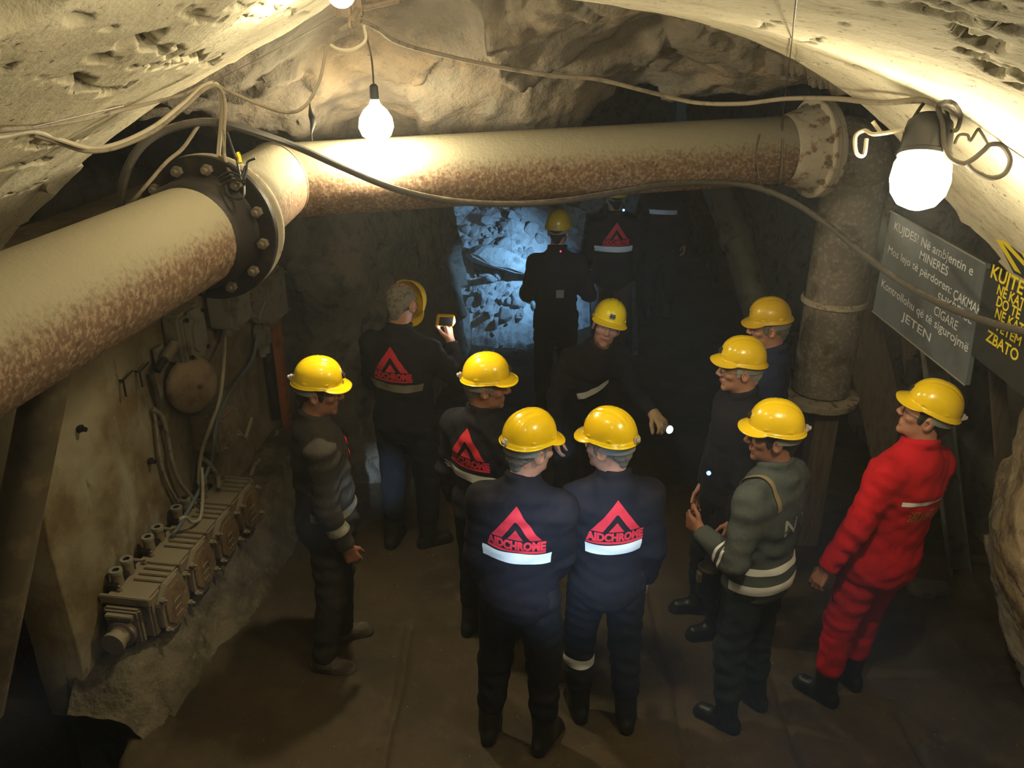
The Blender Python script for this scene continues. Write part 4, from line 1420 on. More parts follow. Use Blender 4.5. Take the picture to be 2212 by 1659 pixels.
with under(vp):
    a, b, c = P(1545, 395, 7.6), P(1592, 515, 7.4), P(1650, 720, 7.3)
    c = b + (c - b) * ((b.z - .03) / (b.z - c.z))
    MB().tube([a, b], .125, 24, smooth=False).build('upper_length', MAT['steelgrey'])
    MB().tube([b, c], .125, 24, smooth=False).build('lower_length', MAT['steelgrey'])
    d = (b - a).normalized()
    MB().lathe(b - d * .05, d, [(0, .125), (.01, .15), (.09, .15), (.10, .125)], 28, cap=False).build('coupling', MAT['steelgrey'])
rl = MB().box((1.45, 9.6, .03), (.06, 2.5, .06), (Vector((.99, -.12, 0)), Vector((.12, .99, 0)), UPZ)).build('track_rail', MAT['steelgrey'], bevel=.008)
tag(rl, 'dull steel rail on the dark floor toward the far end', 'rail')
vl = empty('valve_body', PY(1972, 815, 4.6))
tag(vl, 'dark cylindrical valve behind the red worker\'s hard hat', 'valve')
with under(vl):
    c = PY(1975, 815, 4.6)
    MB().lathe(c + Vector((0, 0, -.06)), UPZ, [(0, .05), (.0, .07), (.02, .07), (.025, .05), (.12, .05), (.125, .065), (.15, .065), (.155, .03), (.19, .03)], 24).build('body', MAT['darksteel'])
    MB().cyl(c + Vector((0, 0, -.06)), c + Vector((.02, .02, -1.2)), .03, 12).build('stem_pipe', MAT['darksteel'])


# ================================================================== PEOPLE
def Rx(a):
    return np.array(Matrix.Rotation(a, 3, 'X'))


def Ry(a):
    return np.array(Matrix.Rotation(a, 3, 'Y'))


def Rz(a):
    return np.array(Matrix.Rotation(a, 3, 'Z'))


def unit(v):
    v = np.array(v, float)
    return v / np.linalg.norm(v)


def hat_mesh():
    """hard hat: crown with a raised centre band, rolled rim and front peak; origin at rim centre, front is +Y"""
    nph, na, nb = 112, 30, 9
    ph = np.linspace(0, 2 * PI, nph, endpoint=False)          # 0 = front
    a, b, H = .120, .102, .118
    V = []
    front = np.clip(np.cos(ph), 0, 1)
    ex = (np.abs(np.cos(ph) / a) ** 2.25 + np.abs(np.sin(ph) / b) ** 2.25) ** (-1 / 2.25)
    rows = []
    for k in range(na + 1):
        t = (k / na) * (PI / 2)
        rr = ex * np.sin(t) ** .88
        x, y = rr * np.sin(ph), rr * np.cos(ph) + .004 * math.cos(t)
        z = H * (np.cos(t) ** .92 if k < na else 0) * np.ones(nph)
        # raised centre band and two side ribs running front to back
        up = math.cos(t)
        band = np.clip((.021 - np.abs(x)) / .004, 0, 1) * .0045 + np.clip((.0035 - np.abs(np.abs(x) - .040)) / .003, 0, 1) * .0028
        band = band * np.clip(1.25 - np.abs(y) / a * 1.05, 0, 1) * (up > .12)
        n = np.stack([x / b ** 2, y / a ** 2, np.maximum(z, .004) / H ** 2], 1)
        n /= np.linalg.norm(n, axis=1)[:, None]
        rows.append(np.stack([x, y, z], 1) + n * band[:, None])
    drop0 = -.004 - .010 * np.clip(-np.cos(ph), 0, 1) - .004 * np.sin(ph) ** 2
    w = .0055 + .006 * np.clip(-np.cos(ph), 0, 1) + .038 * np.clip((np.cos(ph) - .40) / .60, 0, 1) ** .55
    for k in range(1, nb + 1):
        s = k / nb
        rr = ex + .002 + w * s
        pk = np.clip((np.cos(ph) - .35) / .65, 0, 1)
        z = drop0 * min(1, s * 1.6) - .014 * pk * s + .010 * pk * np.clip(np.abs(np.sin(ph)) - .1, 0, 1) * -1 * s * 1.4
        x, y = rr * np.sin(ph), rr * np.cos(ph)
        rows.append(np.stack([x, y, z - (.003 * s * s)], 1))
    # inner skin
    last = rows[-1].copy(); last[:, 2] -= .004
    rows.append(last)
    for k in range(nb - 1, -1, -2):
        s = k / nb
        q = rows[na + max(k, 0)].copy(); q[:, 2] -= .004
        rows.append(q)
    for k in range(na - 2, 0, -4):
        q = rows[k] * np.array([.965, .965, .965]) - np.array([0, 0, .004])
        rows.append(q)
    V = np.concatenate(rows)
    m = len(rows)
    i = np.arange(m - 1)[:, None] * nph
    j = np.arange(nph)[None]
    F = np.stack([i + j, i + nph + j, i + nph + (j + 1) % nph, i + (j + 1) % nph], -1).reshape(-1, 4)
    return np_mesh('hard_hat', V, F)


HAT = hat_mesh()
HAT.materials.append(MAT['hat'])
HAT_OLD = HAT.copy()
HAT_OLD.materials.clear()
HAT_OLD.materials.append(MAT['hatold'])
_m = MB()
_m.box((0, .1185, .036), (.034, .012, .030), (Vector((1, 0, 0)), Vector((0, 1, 0)), Vector((0, -.35, .94)).normalized()))
_m.box((0, .1265, .036), (.040, .006, .007))
BADGE = _m.build('tmp_badge', MAT['badge'], bevel=.002)
BADGE_ME = BADGE.data
bpy.data.objects.remove(BADGE)
_m = MB()
_m.box((0, -.130, .002), (.024, .014, .030)).cyl((0, -.135, .004), (0, -.147, .002), .011, 12)
CLIP = _m.build('tmp_clip', MAT['clip'], bevel=.003)
CLIP_ME = CLIP.data
bpy.data.objects.remove(CLIP)
SLOTS_ME = []
for _sx in (-1, 1):
    for _y, _x in ((.048, .0945), (-.048, .0945)):
        _q = MB().box((_sx * _x, _y, .012), (.008, .026, .012)).build('tmp_slot', MAT['hat'], bevel=.002)
        SLOTS_ME.append(_q.data)
        bpy.data.objects.remove(_q)
_m = MB()
_q = [(.086 * math.sin(t), .108 * math.cos(t) - .006, 0) for t in np.linspace(.5 * PI, 1.5 * PI, 26)]
_n = len(_q)
_vs = [(x * f, y * f, z) for f in (1.0, 1.04) for (x, y, _) in _q for z in (-.040, .012)]
_fs = []
for _k in range(_n - 1):
    for _o in (0, 2 * _n):
        _fs.append((_o + 2 * _k, _o + 2 * _k + 2, _o + 2 * _k + 3, _o + 2 * _k + 1))
    _fs.append((2 * _k, 2 * _k + 2, 2 * _n + 2 * _k + 2, 2 * _n + 2 * _k))
_m.add(_vs, _fs)
BANDM = _m.build('tmp_band', MAT['band'])
BAND_ME = BANDM.data
bpy.data.objects.remove(BANDM)


def bvh(V, F):
    return BVHTree.FromPolygons([tuple(v) for v in V], [tuple(int(i) for i in f) for f in F])


def skin_on(tree, pts, dirs, off):
    """drop points along directions on a surface"""
    out = []
    for p, d in zip(pts, dirs):
        h = tree.ray_cast(Vector(p), Vector(d))
        out.append((h[0] - Vector(d) * off) if h[0] is not None else None)
    return out


def logo_shapes():
    """emblem (two nested chevron triangles) over a word; x right, y up, about .34 wide"""
    V, F = [], []

    def poly(pts):
        b = len(V)
        V.extend(pts)
        F.append(tuple(range(b, b + len(pts))))
    o = .045
    A, L, R = (0, .235), (-.152, o), (.152, o)
    # outer chevron, open below
    poly([A, (-.152, o), (-.082, o), (-.006, .150)])
    poly([A, (-.006, .150), (.006, .150)])
    poly([A, (.006, .150), (.090, o), (.152, o)])
    poly([(0, .105), (-.048, o), (.048, o)])
    return V, F


def word_shape(s, w, h, bold):
    v, f = text_mesh(s, bold)
    x0, x1 = v[:, 0].min(), v[:, 0].max()
    y0, y1 = v[:, 1].min(), v[:, 1].max()
    return [((a[0] - x0) / (x1 - x0) * w - w / 2, (a[1] - y0) / (y1 - y0) * h) for a in v], f


LV, LF = logo_shapes()
LV = [(a * .74, b * .86) for a, b in LV]
WV, WF = word_shape('AIDCHROME', .262, .046, .06)


def decal(tree, shapes, origin, right, up, into, off=.0035, dense=.018):
    """flat shapes pressed on a cloth surface, following its curve"""
    mb = MB()
    for V, F in shapes:
        bm = bmesh.new()
        vs = [bm.verts.new((x, y, 0)) for x, y in V]
        for f in F:
            try:
                bm.faces.new([vs[i] for i in f])
            except ValueError:
                pass
        bmesh.ops.triangulate(bm, faces=bm.faces[:])
        for _ in range(6):
            e = [e for e in bm.edges if e.calc_length() > dense]
            if not e: break
            bmesh.ops.subdivide_edges(bm, edges=e, cuts=1)
            bmesh.ops.triangulate(bm, faces=[f for f in bm.faces if len(f.verts) > 3])
        bm.verts.ensure_lookup_table()
        bm.verts.index_update()
        P3 = [origin + right * v.co.x + up * v.co.y for v in bm.verts]
        H = skin_on(tree, P3, [into] * len(P3), off)
        idx = {}
        vs2, fs2 = [], []
        for f in bm.faces:
            if any(H[v.index] is None for v in f.verts): continue
            t = []
            for v in f.verts:
                if v.index not in idx:
                    idx[v.index] = len(vs2)
                    vs2.append(H[v.index])
                t.append(idx[v.index])
            fs2.append(tuple(t))
        mb.add(vs2, fs2)
        bm.free()
    return mb


def band_on(tree, a, b, t0, t1, ang0, ang1, ref, n=48, m=4, off=.003, wob=0.0, seed=0, rmax=.225):
    """tape round the axis a-b between fractions t0..t1 and angles from ref; cast outward on the cloth"""
    a, b, ref = Vector(a), Vector(b), Vector(ref)
    ax = (b - a).normalized()
    r = (ref - ax * ref.dot(ax)).normalized()
    q = ax.cross(r)
    g = random.Random(seed)
    w1, w2 = g.uniform(0, 6), g.uniform(1.5, 3)
    mb = MB()
    vs = []
    for i in range(n + 1):
        an = math.radians(ang0 + (ang1 - ang0) * i / n)
        d = r * math.cos(an) + q * math.sin(an)
        for j in range(m + 1):
            c = a + (b - a) * (t0 + (t1 - t0) * j / m + wob * math.sin(an * w2 + w1))
            h = tree.ray_cast(c, d)
            vs.append(h[0] + d * off if h[0] is not None and h[3] < rmax else None)
    fs = []
    for i in range(n):
        for j in range(m):
            f = (i * (m + 1) + j, (i + 1) * (m + 1) + j, (i + 1) * (m + 1) + j + 1, i * (m + 1) + j + 1)
            if all(vs[k] is not None for k in f):
                fs.append(f)
    vs = [v if v is not None else Vector((0, 0, 0)) for v in vs]
    used = sorted({k for f in fs for k in f})
    mp = {k: i for i, k in enumerate(used)}
    mb.add([vs[k] for k in used], [tuple(mp[k] for k in f) for f in fs])
    return mb


def hand(S, w, d, palm, side, curl=.35, thumb=(.7, .5), spread=.12, grow=0.0, sc=1.0):
    """palm and five fingers from wrist w along d; palm = where the palm faces; side = towards the thumb"""
    d, palm = unit(d), unit(palm)
    side = unit(np.array(side) - d * np.dot(side, d))
    palm = unit(palm - d * np.dot(palm, d) - side * np.dot(palm, side))
    w = np.array(w)
    kn = []
    for i, o in enumerate((.030, .010, -.010, -.029)):
        k = w + d * (.088 - .006 * abs(i - 1)) * sc + side * o * sc
        S.rc(w + side * o * .55 * sc, k, .016 * sc + grow, .0115 * sc + grow, .012)
        kn.append(k)
    for i, (k, ln) in enumerate(zip(kn, (.074, .082, .076, .060))):
        c = curl * (1 + .10 * i)
        p, dd = k, unit(d + side * spread * (1.2 - .8 * i) * .5)
        ang = 0
        for s, f in enumerate((.44, .31, .25)):
            ang += c * (.8 if s == 0 else 1.1)
            v = dd * math.cos(ang) + palm * math.sin(ang)
            q = p + v * ln * f * sc
            S.rc(p, q, (.0098 - .0010 * s) * sc + grow, (.0090 - .0011 * s) * sc + grow, .004)
            p = q
    b = w + d * .022 * sc + side * .026 * sc + palm * .006
    v1 = unit(side * thumb[0] + d * .75 + palm * thumb[1])
    m = b + v1 * .042 * sc
    v2 = unit(side * thumb[0] * .35 + d * 1.0 + palm * thumb[1] * .9)
    e = m + v2 * .032 * sc
    v3 = unit(v2 + palm * .25)
    S.rc(w + side * .015 * sc, b, .017 * sc + grow, .015 * sc + grow, .012)
    S.rc(b, m, .0145 * sc + grow, .0115 * sc + grow, .008)
    S.rc(m, e, .0112 * sc + grow, .0102 * sc + grow, .004)
    S.rc(e, e + v3 * .024 * sc, .0102 * sc + grow, .0082 * sc + grow, .003)
    return w + d * .085 * sc + palm * .03


def head_sdf(S, c, R, s=1.0, nose=1.0, heavy=0.0):
    T = lambda x, y, z: np.array(c) + R @ (np.array((x, y, z)) * s)
    e = lambda p, r, k=.02, op='add', rot=None: S.el(T(*p), np.array(r) * s, R if rot is None else R @ rot, k * s, op)
    r = lambda a, b, r1, r2, k=.012, op='add': S.rc(T(*a), T(*b), r1 * s, r2 * s, k * s, op)
    e((0, -.014, .034), (.076, .098, .088))
    e((0, .030, -.020), (.063 + heavy, .066, .092))
    e((0, .036, -.074), (.050 + heavy, .052, .040))
    e((0, .080, -.098), (.024, .018, .018), .018)
    r((-.040, .078, .030), (.040, .078, .030), .013, .013, .018)
    e((.034, .097, .010), (.017, .014, .012), .012, 'sub')
    e((-.034, .097, .010), (.017, .014, .012), .012, 'sub')
    r((0, .094, .022), (0, .113 + .005 * nose, -.020), .0085, .0115 * nose, .012)
    e((.013, .107, -.026), (.0095, .011, .008), .006)
    e((-.013, .107, -.026), (.0095, .011, .008), .006)
    e((.046, .066, -.016), (.024, .022, .019), .018)
    e((-.046, .066, -.016), (.024, .022, .019), .018)
    r((-.020, .091, -.056), (.020, .091, -.056), .0075, .0075, .008)
    r((-.017, .090, -.068), (.017, .090, -.068), .0085, .0085, .008)
    e((0, .103, -.0615), (.026, .010, .0022), .003, 'sub')
    for q in (-1, 1):
        e((q * .079, -.006, -.006), (.011, .024, .034), .006, rot=Rz(-q * .35))
        e((q * .088, .002, -.004), (.007, .012, .018), .005, 'sub', rot=Rz(-q * .35))


def make_person(label, x, y, yaw, h=1.76, jacket='navy', pants='navypants', feet=((-.11, 0, .15), (.11, .0, -.15)), shift=(0, 0), lean=(0, 0), twist=0.0,
                head=(0, 0, 0), arms=None, hat=True, hatmat=None, hair='hairdark', skin='skin', face=True, glasses=None, logo=False, strips=(), shoes='boot',
                hem=.0, girth=1.0, smile=False, collar=True, seed=0, hats=(0, 0, 0, 0), fold=.005, knee=(0, 0), clip=True, badge=True, hair_top=False, nose=1.0,
                gloves=(), hat_label='yellow', boot_h=.36, band=True, nothumb=False, detail=.0055):
    s = h / 1.76
    A3 = lambda *p: np.array(p, float)
    pel = A3(shift[0], shift[1], .955 * s)
    T = Rz(twist) @ Ry(lean[1]) @ Rx(-lean[0])
    J = lambda *p: pel + T @ (np.array(p, float) * s)
    neck = J(0, -.015, .535)
    Rh = T @ Rz(0) if False else (Rz(twist) @ Ry(lean[1] * .6) @ Rx(-lean[0] * .6)) @ Rz(head[0]) @ Rx(-head[1]) @ Ry(head[2])
    hc = neck + T @ A3(0, 0, .060) * s + Rh @ A3(0, .022, .115) * s
    hip = [J(-.09, 0, -.03), J(.09, 0, -.03)]
    ank, toe, kne = [], [], []
    for i, (fx, fy, fa) in enumerate(feet):
        f = Rz(fa) @ A3(0, 1, 0)
        an = A3(fx, fy, .085 * s)
        ank.append(an)
        toe.append((f, an))
        kn = (hip[i] + an) / 2 + f * (.03 + knee[i]) * s
        kn[2] = .49 * s + (hip[i][2] - .925 * s) * .5
        kne.append(kn)
    sho = [J(-.176 * girth ** .5, -.01, .442), J(.176 * girth ** .5, -.01, .442)]
    arms = arms or [dict(), dict()]
    elb, wri, hd = [], [], []
    for i, ar in enumerate(arms):
        q = -1 if i == 0 else 1
        u = unit(ar.get('u', (q * .16, -.06, -1)))
        f = unit(ar.get('f', (q * .03, .22, -1)))
        B = T if ar.get('body', True) else np.eye(3)
        el = sho[i] + B @ u * .295 * s
        wr = el + B @ f * .255 * s
        elb.append(el)
        wri.append(wr)
        hd.append((B, f))
    allp = np.array([hc + (0, 0, .2), hc - (.16, .16, .1), hc + (.16, .16, 0), *ank, *kne, *sho, *elb, *wri, *[w + B @ f * .2 for w, (B, f) in zip(wri, hd)]])
    lo, hi = allp.min(0) - .14, allp.max(0) + .14
    lo[2] = -.03
    # ---- body: one continuous surface
    S = SDF(lo, hi, detail)
    head_sdf(S, hc, Rh, s * 1.05, nose)
    S.rc(hc + Rh @ A3(0, -.020, -.060) * s, neck + T @ A3(0, -.005, -.02), .056 * s, .060 * s, .03)
    S.rc(neck, J(0, 0, .40), .06 * s, .10 * s, .04)
    S.rc(J(-.11, 0, .42), J(.11, 0, .42), .06 * s, .06 * s, .04)
    S.el(J(0, 0, .30), A3(.14, .085, .2) * s, T, .04)
    S.el(J(0, 0, .05), A3(.13, .09, .18) * s, T, .04)
    for i in (0, 1):
        S.rc(sho[i], elb[i], .048 * s, .040 * s, .03)
        S.rc(elb[i], wri[i], .040 * s, .028 * s, .02)
        S.rc(hip[i], kne[i], .078 * s, .055 * s, .03)
        S.rc(kne[i], ank[i], .050 * s, .028 * s, .03)
    
        if i not in gloves:
            ar = arms[i]
            q = -1 if i == 0 else 1
            B, fd = hd[i]
            hand(S, wri[i], B @ unit(ar.get('h', fd)), B @ unit(ar.get('palm', (-q, 0, 0))), B @ unit(ar.get('side', (0, 1, 0))), ar.get('curl', .38), ar.get('thumb', (.55, .45)), sc=s)
    V, F = S.mesh()
    me = np_mesh('person', V, F)
    body = link('person', me, MAT[skin])
    body.location = (x, y, 0)
    body.rotation_euler = (0, 0, yaw)
    tag(body, label, 'person')
    btree = bvh(V, F)

    # ---- jacket
    js = SDF(lo, hi, .010)
    g = girth
    js.el(J(0, -.005, .33), A3(.190 * g, .128 * g, .215) * s, T, .05)
    js.rc(sho[0], sho[1], .070 * s, .070 * s, .07)
    js.rc(sho[0] * .55 + sho[1] * .45 + T @ A3(0, -.01, .055), sho[1] * .55 + sho[0] * .45 + T @ A3(0, -.01, .055), .075 * s, .075 * s, .08)
    js.rc(neck + T @ A3(0, -.01, -.03), J(0, 0, .40), .085 * s, .12 * s, .05)
    js.el(J(0, .008, .13), A3(.178 * g, .132 * g, .22) * s, T, .06)
    js.el(J(0, .0, -.03 - hem * .5), A3(.192 * g, .148 * g, .17 + hem * .5) * s, T, .05)
    for i in (0, 1):
        m = (sho[i] + elb[i]) / 2
        js.rc(sho[i], elb[i], .072 * s, .064 * s, .055)
        js.rc(elb[i], wri[i] - (wri[i] - elb[i]) * .03, .064 * s, .050 * s, .02)
    if collar:
        cp_ = [neck + T @ (A3(math.sin(t) * -.068, -math.cos(t) * .072 + .010, .018 + .018 * math.cos(t)) * s) for t in np.linspace(-2.7, 2.7, 22)]
        for p, q in zip(cp_[:-1], cp_[1:]):
            for dz in (0, .018, .036):
                js.rc(p + T @ A3(0, 0, dz) * s, q + T @ A3(0, 0, dz) * s, .0135, .0135, .008)
    js.folds(fold, seed, T @ A3(.15, .1, 1.0), (.06, .15))
    hb = J(0, 0, -.185 - hem)
    js.half(hb, T @ A3(0, 0, -1), lo=A3(min(hb[0] - .3, lo[0]), lo[1], lo[2]) if False else np.minimum(lo, hb - .3), hi=hb + T @ A3(0, 0, 0) + A3(.24 * g * s, .24 * g * s, .06)) if hem is not None else None
    for i in (0, 1):
        fd = unit(wri[i] - elb[i])
        js.half(wri[i] - fd * .012, fd, lo=wri[i] - .085, hi=wri[i] + .085)
    jV, jF = js.mesh()
    jk = link('jacket', np_mesh('jacket', jV, jF), MAT[jacket], body)
    jt = bvh(jV, jF)
    # ---- trousers
    ps = SDF(lo, np.array([hi[0], hi[1], 1.1 * s]), .010)
    ps.el(J(0, 0, -.02), A3(.168 * g, .125 * g, .14) * s, T, .04)
    cuffs = .23 if shoes == 'boot' else .105
    for i in (0, 1):
        e = ank[i] + (kne[i] - ank[i]) * ((cuffs * s - ank[i][2]) / max(.05, kne[i][2] - ank[i][2]))
        ps.rc(hip[i], kne[i], .108 * s * g ** .5, .082 * s, .03)
        ps.rc(kne[i], e, .082 * s, (.072 if shoes == 'boot' else .066) * s, .025)
    ps.folds(fold * .9, seed + 50, (.2, .2, 1.0), (.06, .14))
    pV, pF = ps.mesh()
    tr = link('trousers', np_mesh('trousers', pV, pF), MAT[pants], body)
    pt = bvh(pV, pF)
    for i in (0, 1):
        f, an = toe[i]
        b0 = np.minimum(an, kne[i]) - .28
        b1 = np.maximum(an, kne[i]) + .28
        b0[2], b1[2] = -.03, boot_h * s + .12
        bs = SDF(b0, b1, .008)
        up = an + (kne[i] - an) * ((boot_h * s - an[2]) / max(.05, kne[i][2] - an[2])) if shoes == 'boot' else an + A3(0, 0, .05)
        bs.rc(up, an, (.068 if shoes == 'boot' else .05) * s, .057 * s, .02)
        bs.rc(an - f * .045 + A3(0, 0, -.045 * s), an + f * .02 + A3(0, 0, -.035 * s), .040 * s, .045 * s, .025)
        bs.rc(an + A3(0, 0, -.035 * s), an + f * .125 + A3(0, 0, -.045 * s), .046 * s, .041 * s, .03)
        bs.rc(an - f * .045 + A3(0, 0, -.070 * s), an + f * .135 + A3(0, 0, -.070 * s), .040 * s, .046 * s, .006)
        bs.half((0, 0, .002), (0, 0, -1))
        bV, bF = bs.mesh()
        link('boot' if shoes == 'boot' else 'shoe', np_mesh('boot', bV, bF), MAT[shoes], body)
    # ---- hair
    if hair:
        k = .0055
        hs = SDF(hc - .16, hc + .16, .006)
        hs.el(hc + Rh @ A3(0, -.016, .034) * s, (A3(.076, .098, .088) + k) * s, Rh, .01)
        hs.rc(hc + Rh @ A3(0, -.058, -.03) * s, hc + Rh @ A3(0, -.056, -.06) * s, .050 * s, .036 * s, .02)
        for q in (-1, 1):
            hs.el(hc + Rh @ A3(q * .070, .030, .002) * s, A3(.009, .014, .03) * s, Rh, .008)
        if not hair_top:
            hs.half(hc + Rh @ A3(0, 0, .062) * s, Rh @ A3(0, 0, 1))
        hs.half(hc + Rh @ A3(0, .050 if not hair_top else .06, .02) * s, Rh @ A3(0, 1, .18 if not hair_top else -.45))
        hs.folds(.0012, seed + 9, Rh @ A3(1, .3, 0), (.010, .025))
        hV, hF = hs.mesh()
        link('hair', np_mesh('hair', hV, hF), MAT[hair], body)
    # ---- face
    HM = Matrix(Rh.tolist()).to_4x4()
    HM.translation = Vector(hc)
    Hp = lambda a, b, c: Vector(hc) + Vector(Rh @ (A3(a, b, c) * s))
    Hd = lambda a, b, c: Vector(Rh @ A3(a, b, c))
    if face:
        for q in (-1, 1):
            ey = MB().ball(Hp(q * .033, .078, .010), .0122 * s, 14, 10).build('eye', MAT['white'], body)
            MB().ball(Hp(q * .033, .0868, .009), .0052 * s, 10, 8).build('iris', MAT['iris'], ey)
            lid = MB()
            lid.tube([Hp(q * .018, .083, .012), Hp(q * .026, .0905, .0185), Hp(q * .036, .0915, .0185), Hp(q * .049, .080, .010)], .0042 * s, 6, 6)
            lid.build('eyelid', MAT[skin], ey)
            br = [(q * .014, .030), (q * .026, .036), (q * .040, .036), (q * .054, .027)]
            o = [Hp(a, .16, b) for a, b in br]
            hh = [p for p in skin_on(btree, o, [Hd(0, -1, 0)] * 4, .001) if p is not None]
            if len(hh) > 2:
                MB().tube(hh, .0042 * s, 6, 6).build('eyebrow', MAT['brow' if hair != 'hairsilver' else 'hairgrey'], body)
        wv = .033 if smile else .022
        arc = [(-wv, -.0555 if smile else -.0625), (-wv * .5, -.0605 if smile else -.0615), (0, -.063 if smile else -.0610), (wv * .5, -.0605 if smile else -.0615), (wv, -.0555 if smile else -.0625)]
        hh = [p for p in skin_on(btree, [Hp(a, .18, b) for a, b in arc], [Hd(0, -1, 0)] * 5, .0005) if p is not None]
        if len(hh) > 2:
            MB().tube(hh, (lambda t: .0012 + (.0068 if smile else .0030) * math.sin(t * PI)), 8, 6).build('mouth', MAT['lip'], body)
            if smile:
                arc2 = [(a * .7, b - .0005) for a, b in arc]
                h2 = [p for p in skin_on(btree, [Hp(a, .18, b) for a, b in arc2], [Hd(0, -1, 0)] * 5, .0042) if p is not None]
                if len(h2) > 2:
                    MB().tube(h2, (lambda t: .0008 + .0024 * math.sin(t * PI)), 8, 6).build('teeth', MAT['teeth'], body)
    if glasses:
        gl = MB()
        for q in (-1, 1):
            c = Hp(q * .033, .108, .006)
            ringp = [c + Hd(1, 0, 0) * (.023 * math.cos(t)) + Hd(0, 0, 1) * (.015 * math.sin(t)) for t in np.linspace(0, 2 * PI, 20)]
            gl.tube(ringp, .0016, 6, 1, smooth=False)
            gl.tube([Hp(q * .056, .106, .010), Hp(q * .078, .085, .010), Hp(q * .086, .01, .006), Hp(q * .086, -.012, -.004)], .0018, 6, 4)
        gl.tube([Hp(-.010, .112, .010), Hp(0, .118, .013), Hp(.010, .112, .010)], .0016, 6, 4)
        go = gl.build('glasses', MAT[glasses], body)
        for q in (-1, 1):
            MB().lathe(Hp(q * .033, .107, .006), Hd(0, 1, 0), [(0, .001), (0, .0165), (.001, .0165), (.001, .001)], 20).build('lens', MAT['glasslens'], go)
    # ---- hard hat
    hatobj = None
    if hat:
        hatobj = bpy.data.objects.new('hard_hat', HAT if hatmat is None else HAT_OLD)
        COL.objects.link(hatobj)
        hatobj.parent = body
        off = hats
        M4 = HM @ Matrix.Translation((0, off[0], .064 * s + off[1])) @ Matrix.Rotation(off[2] + .06, 4, 'X') @ Matrix.Rotation(off[3], 4, 'Y')
        hatobj.matrix_local = M4
        for nm, dm, on in (('lamp_bracket', BADGE_ME, badge), ('cable_clip', CLIP_ME, clip)):
            if on:
                o = bpy.data.objects.new(nm, dm)
                COL.objects.link(o)
                o.parent = hatobj
        for dm in SLOTS_ME:
            o = bpy.data.objects.new('side_slot', dm)
            COL.objects.link(o)
            o.parent = hatobj
        if band:
            o = bpy.data.objects.new('head_band', BAND_ME)
            COL.objects.link(o)
            o.parent = hatobj
            o.location = (0, 0, -.018)
    # ---- print and tapes
    TV = lambda a, b, c: Vector(T @ A3(a, b, c))
    if logo:
        oz = logo if isinstance(logo, (int, float)) and not isinstance(logo, bool) else .20
        o = Vector(J(0, -.5, oz))
        emb = decal(jt, [(LV, LF)], o, TV(1, 0, 0), TV(0, 0, 1), TV(0, 1, 0), dense=.02)
        e = emb.build('back_emblem', MAT['logo'], jk)
        w = decal(jt, [([(a, b - .012) for a, b in WV], WF), ([(-.131, -.026), (.131, -.026), (.131, -.014), (-.131, -.014)], [(0, 1, 2, 3)])], o, TV(1, 0, 0), TV(0, 0, 1), TV(0, 1, 0), dense=.02)
        w.build('back_lettering', MAT['logo'], jk)
    for st in strips:
        kind = st['on']
        mt = MAT[st.get('mat', 'tape')]
        w = st.get('w', .05)
        if kind == 'back':
            z = st['z']
            band_on(jt, J(0, .01, z - .2), J(0, .01, z + .2), .5 - w / .8, .5 + w / .8, st.get('a0', -75), st.get('a1', 75), T @ A3(0, -1, 0), wob=st.get('wob', .006), seed=seed).build('reflective_strip', mt, jk)
        elif kind == 'front':
            z = st['z']
            tl = st.get('tilt', 0.0)
            band_on(jt, J(-.2 * math.sin(tl), 0, z - .2 * math.cos(tl)), J(.2 * math.sin(tl), 0, z + .2 * math.cos(tl)), .5 - w / .8, .5 + w / .8, st.get('a0', -70), st.get('a1', 70), T @ A3(0, 1, 0), wob=.004, seed=seed).build('reflective_strip', mt, jk)
        elif kind in ('sleeve0', 'sleeve1'):
            i = int(kind[-1])
            t = st.get('t', .5)
            band_on(jt, elb[i], wri[i], t - w / .52, t + w / .52, 0, 360, (0, 1, .2), n=40, rmax=.082).build('sleeve_strip', mt, jk)
        elif kind in ('upper0', 'upper1'):
            i = int(kind[-1])
            t = st.get('t', .6)
            band_on(jt, sho[i], elb[i], t - w / .6, t + w / .6, st.get('a0', 0), st.get('a1', 360), (0, 1, .2), n=40).build('sleeve_strip', mt, jk)
        elif kind in ('leg0', 'leg1'):
            i = int(kind[-1])
            t = st.get('t', .5)
            band_on(pt, kne[i], ank[i], t - w / .84, t + w / .84, 0, 360, (0, 1, 0), n=40, wob=.008, seed=3, rmax=.11).build('trouser_strip', mt, tr)
    return dict(body=body, jk=jk, jt=jt, tr=tr, pt=pt, J=J, T=T, TV=TV, hc=hc, Rh=Rh, wri=wri, elb=elb, sho=sho, hd=hd, neck=neck, M=Matrix.Translation((x, y, 0)) @ Matrix.Rotation(yaw, 4, 'Z'), s=s, hat=hatobj, lo=lo, hi=hi)


def glove(p, i, curl, palm, side, thumb=(.55, .45), h=None):
    S = SDF(p['wri'][i] - .22, p['wri'][i] + .22, .005)
    B, fd = p['hd'][i]
    d = B @ unit(h if h is not None else fd)
    grip = hand(S, p['wri'][i], d, B @ unit(palm), B @ unit(side), curl, thumb, grow=.0028, sc=p['s'] * 1.08)
    S.rc(p['wri'][i] - d * .07, p['wri'][i] + d * .01, .048, .034, .02)
    V, F = S.mesh()
    link('glove', np_mesh('glove', V, F), MAT['glove'], p['body'])
    return p['M'] @ Vector(grip)
D = math.radians


def at(px, py, z=1.70):
    p = PZ(px, py, z)
    return p.x, p.y


DOWN = [dict(u=(-.20, -.06, -1), f=(-.05, .22, -1)), dict(u=(.20, -.06, -1), f=(.05, .22, -1))]

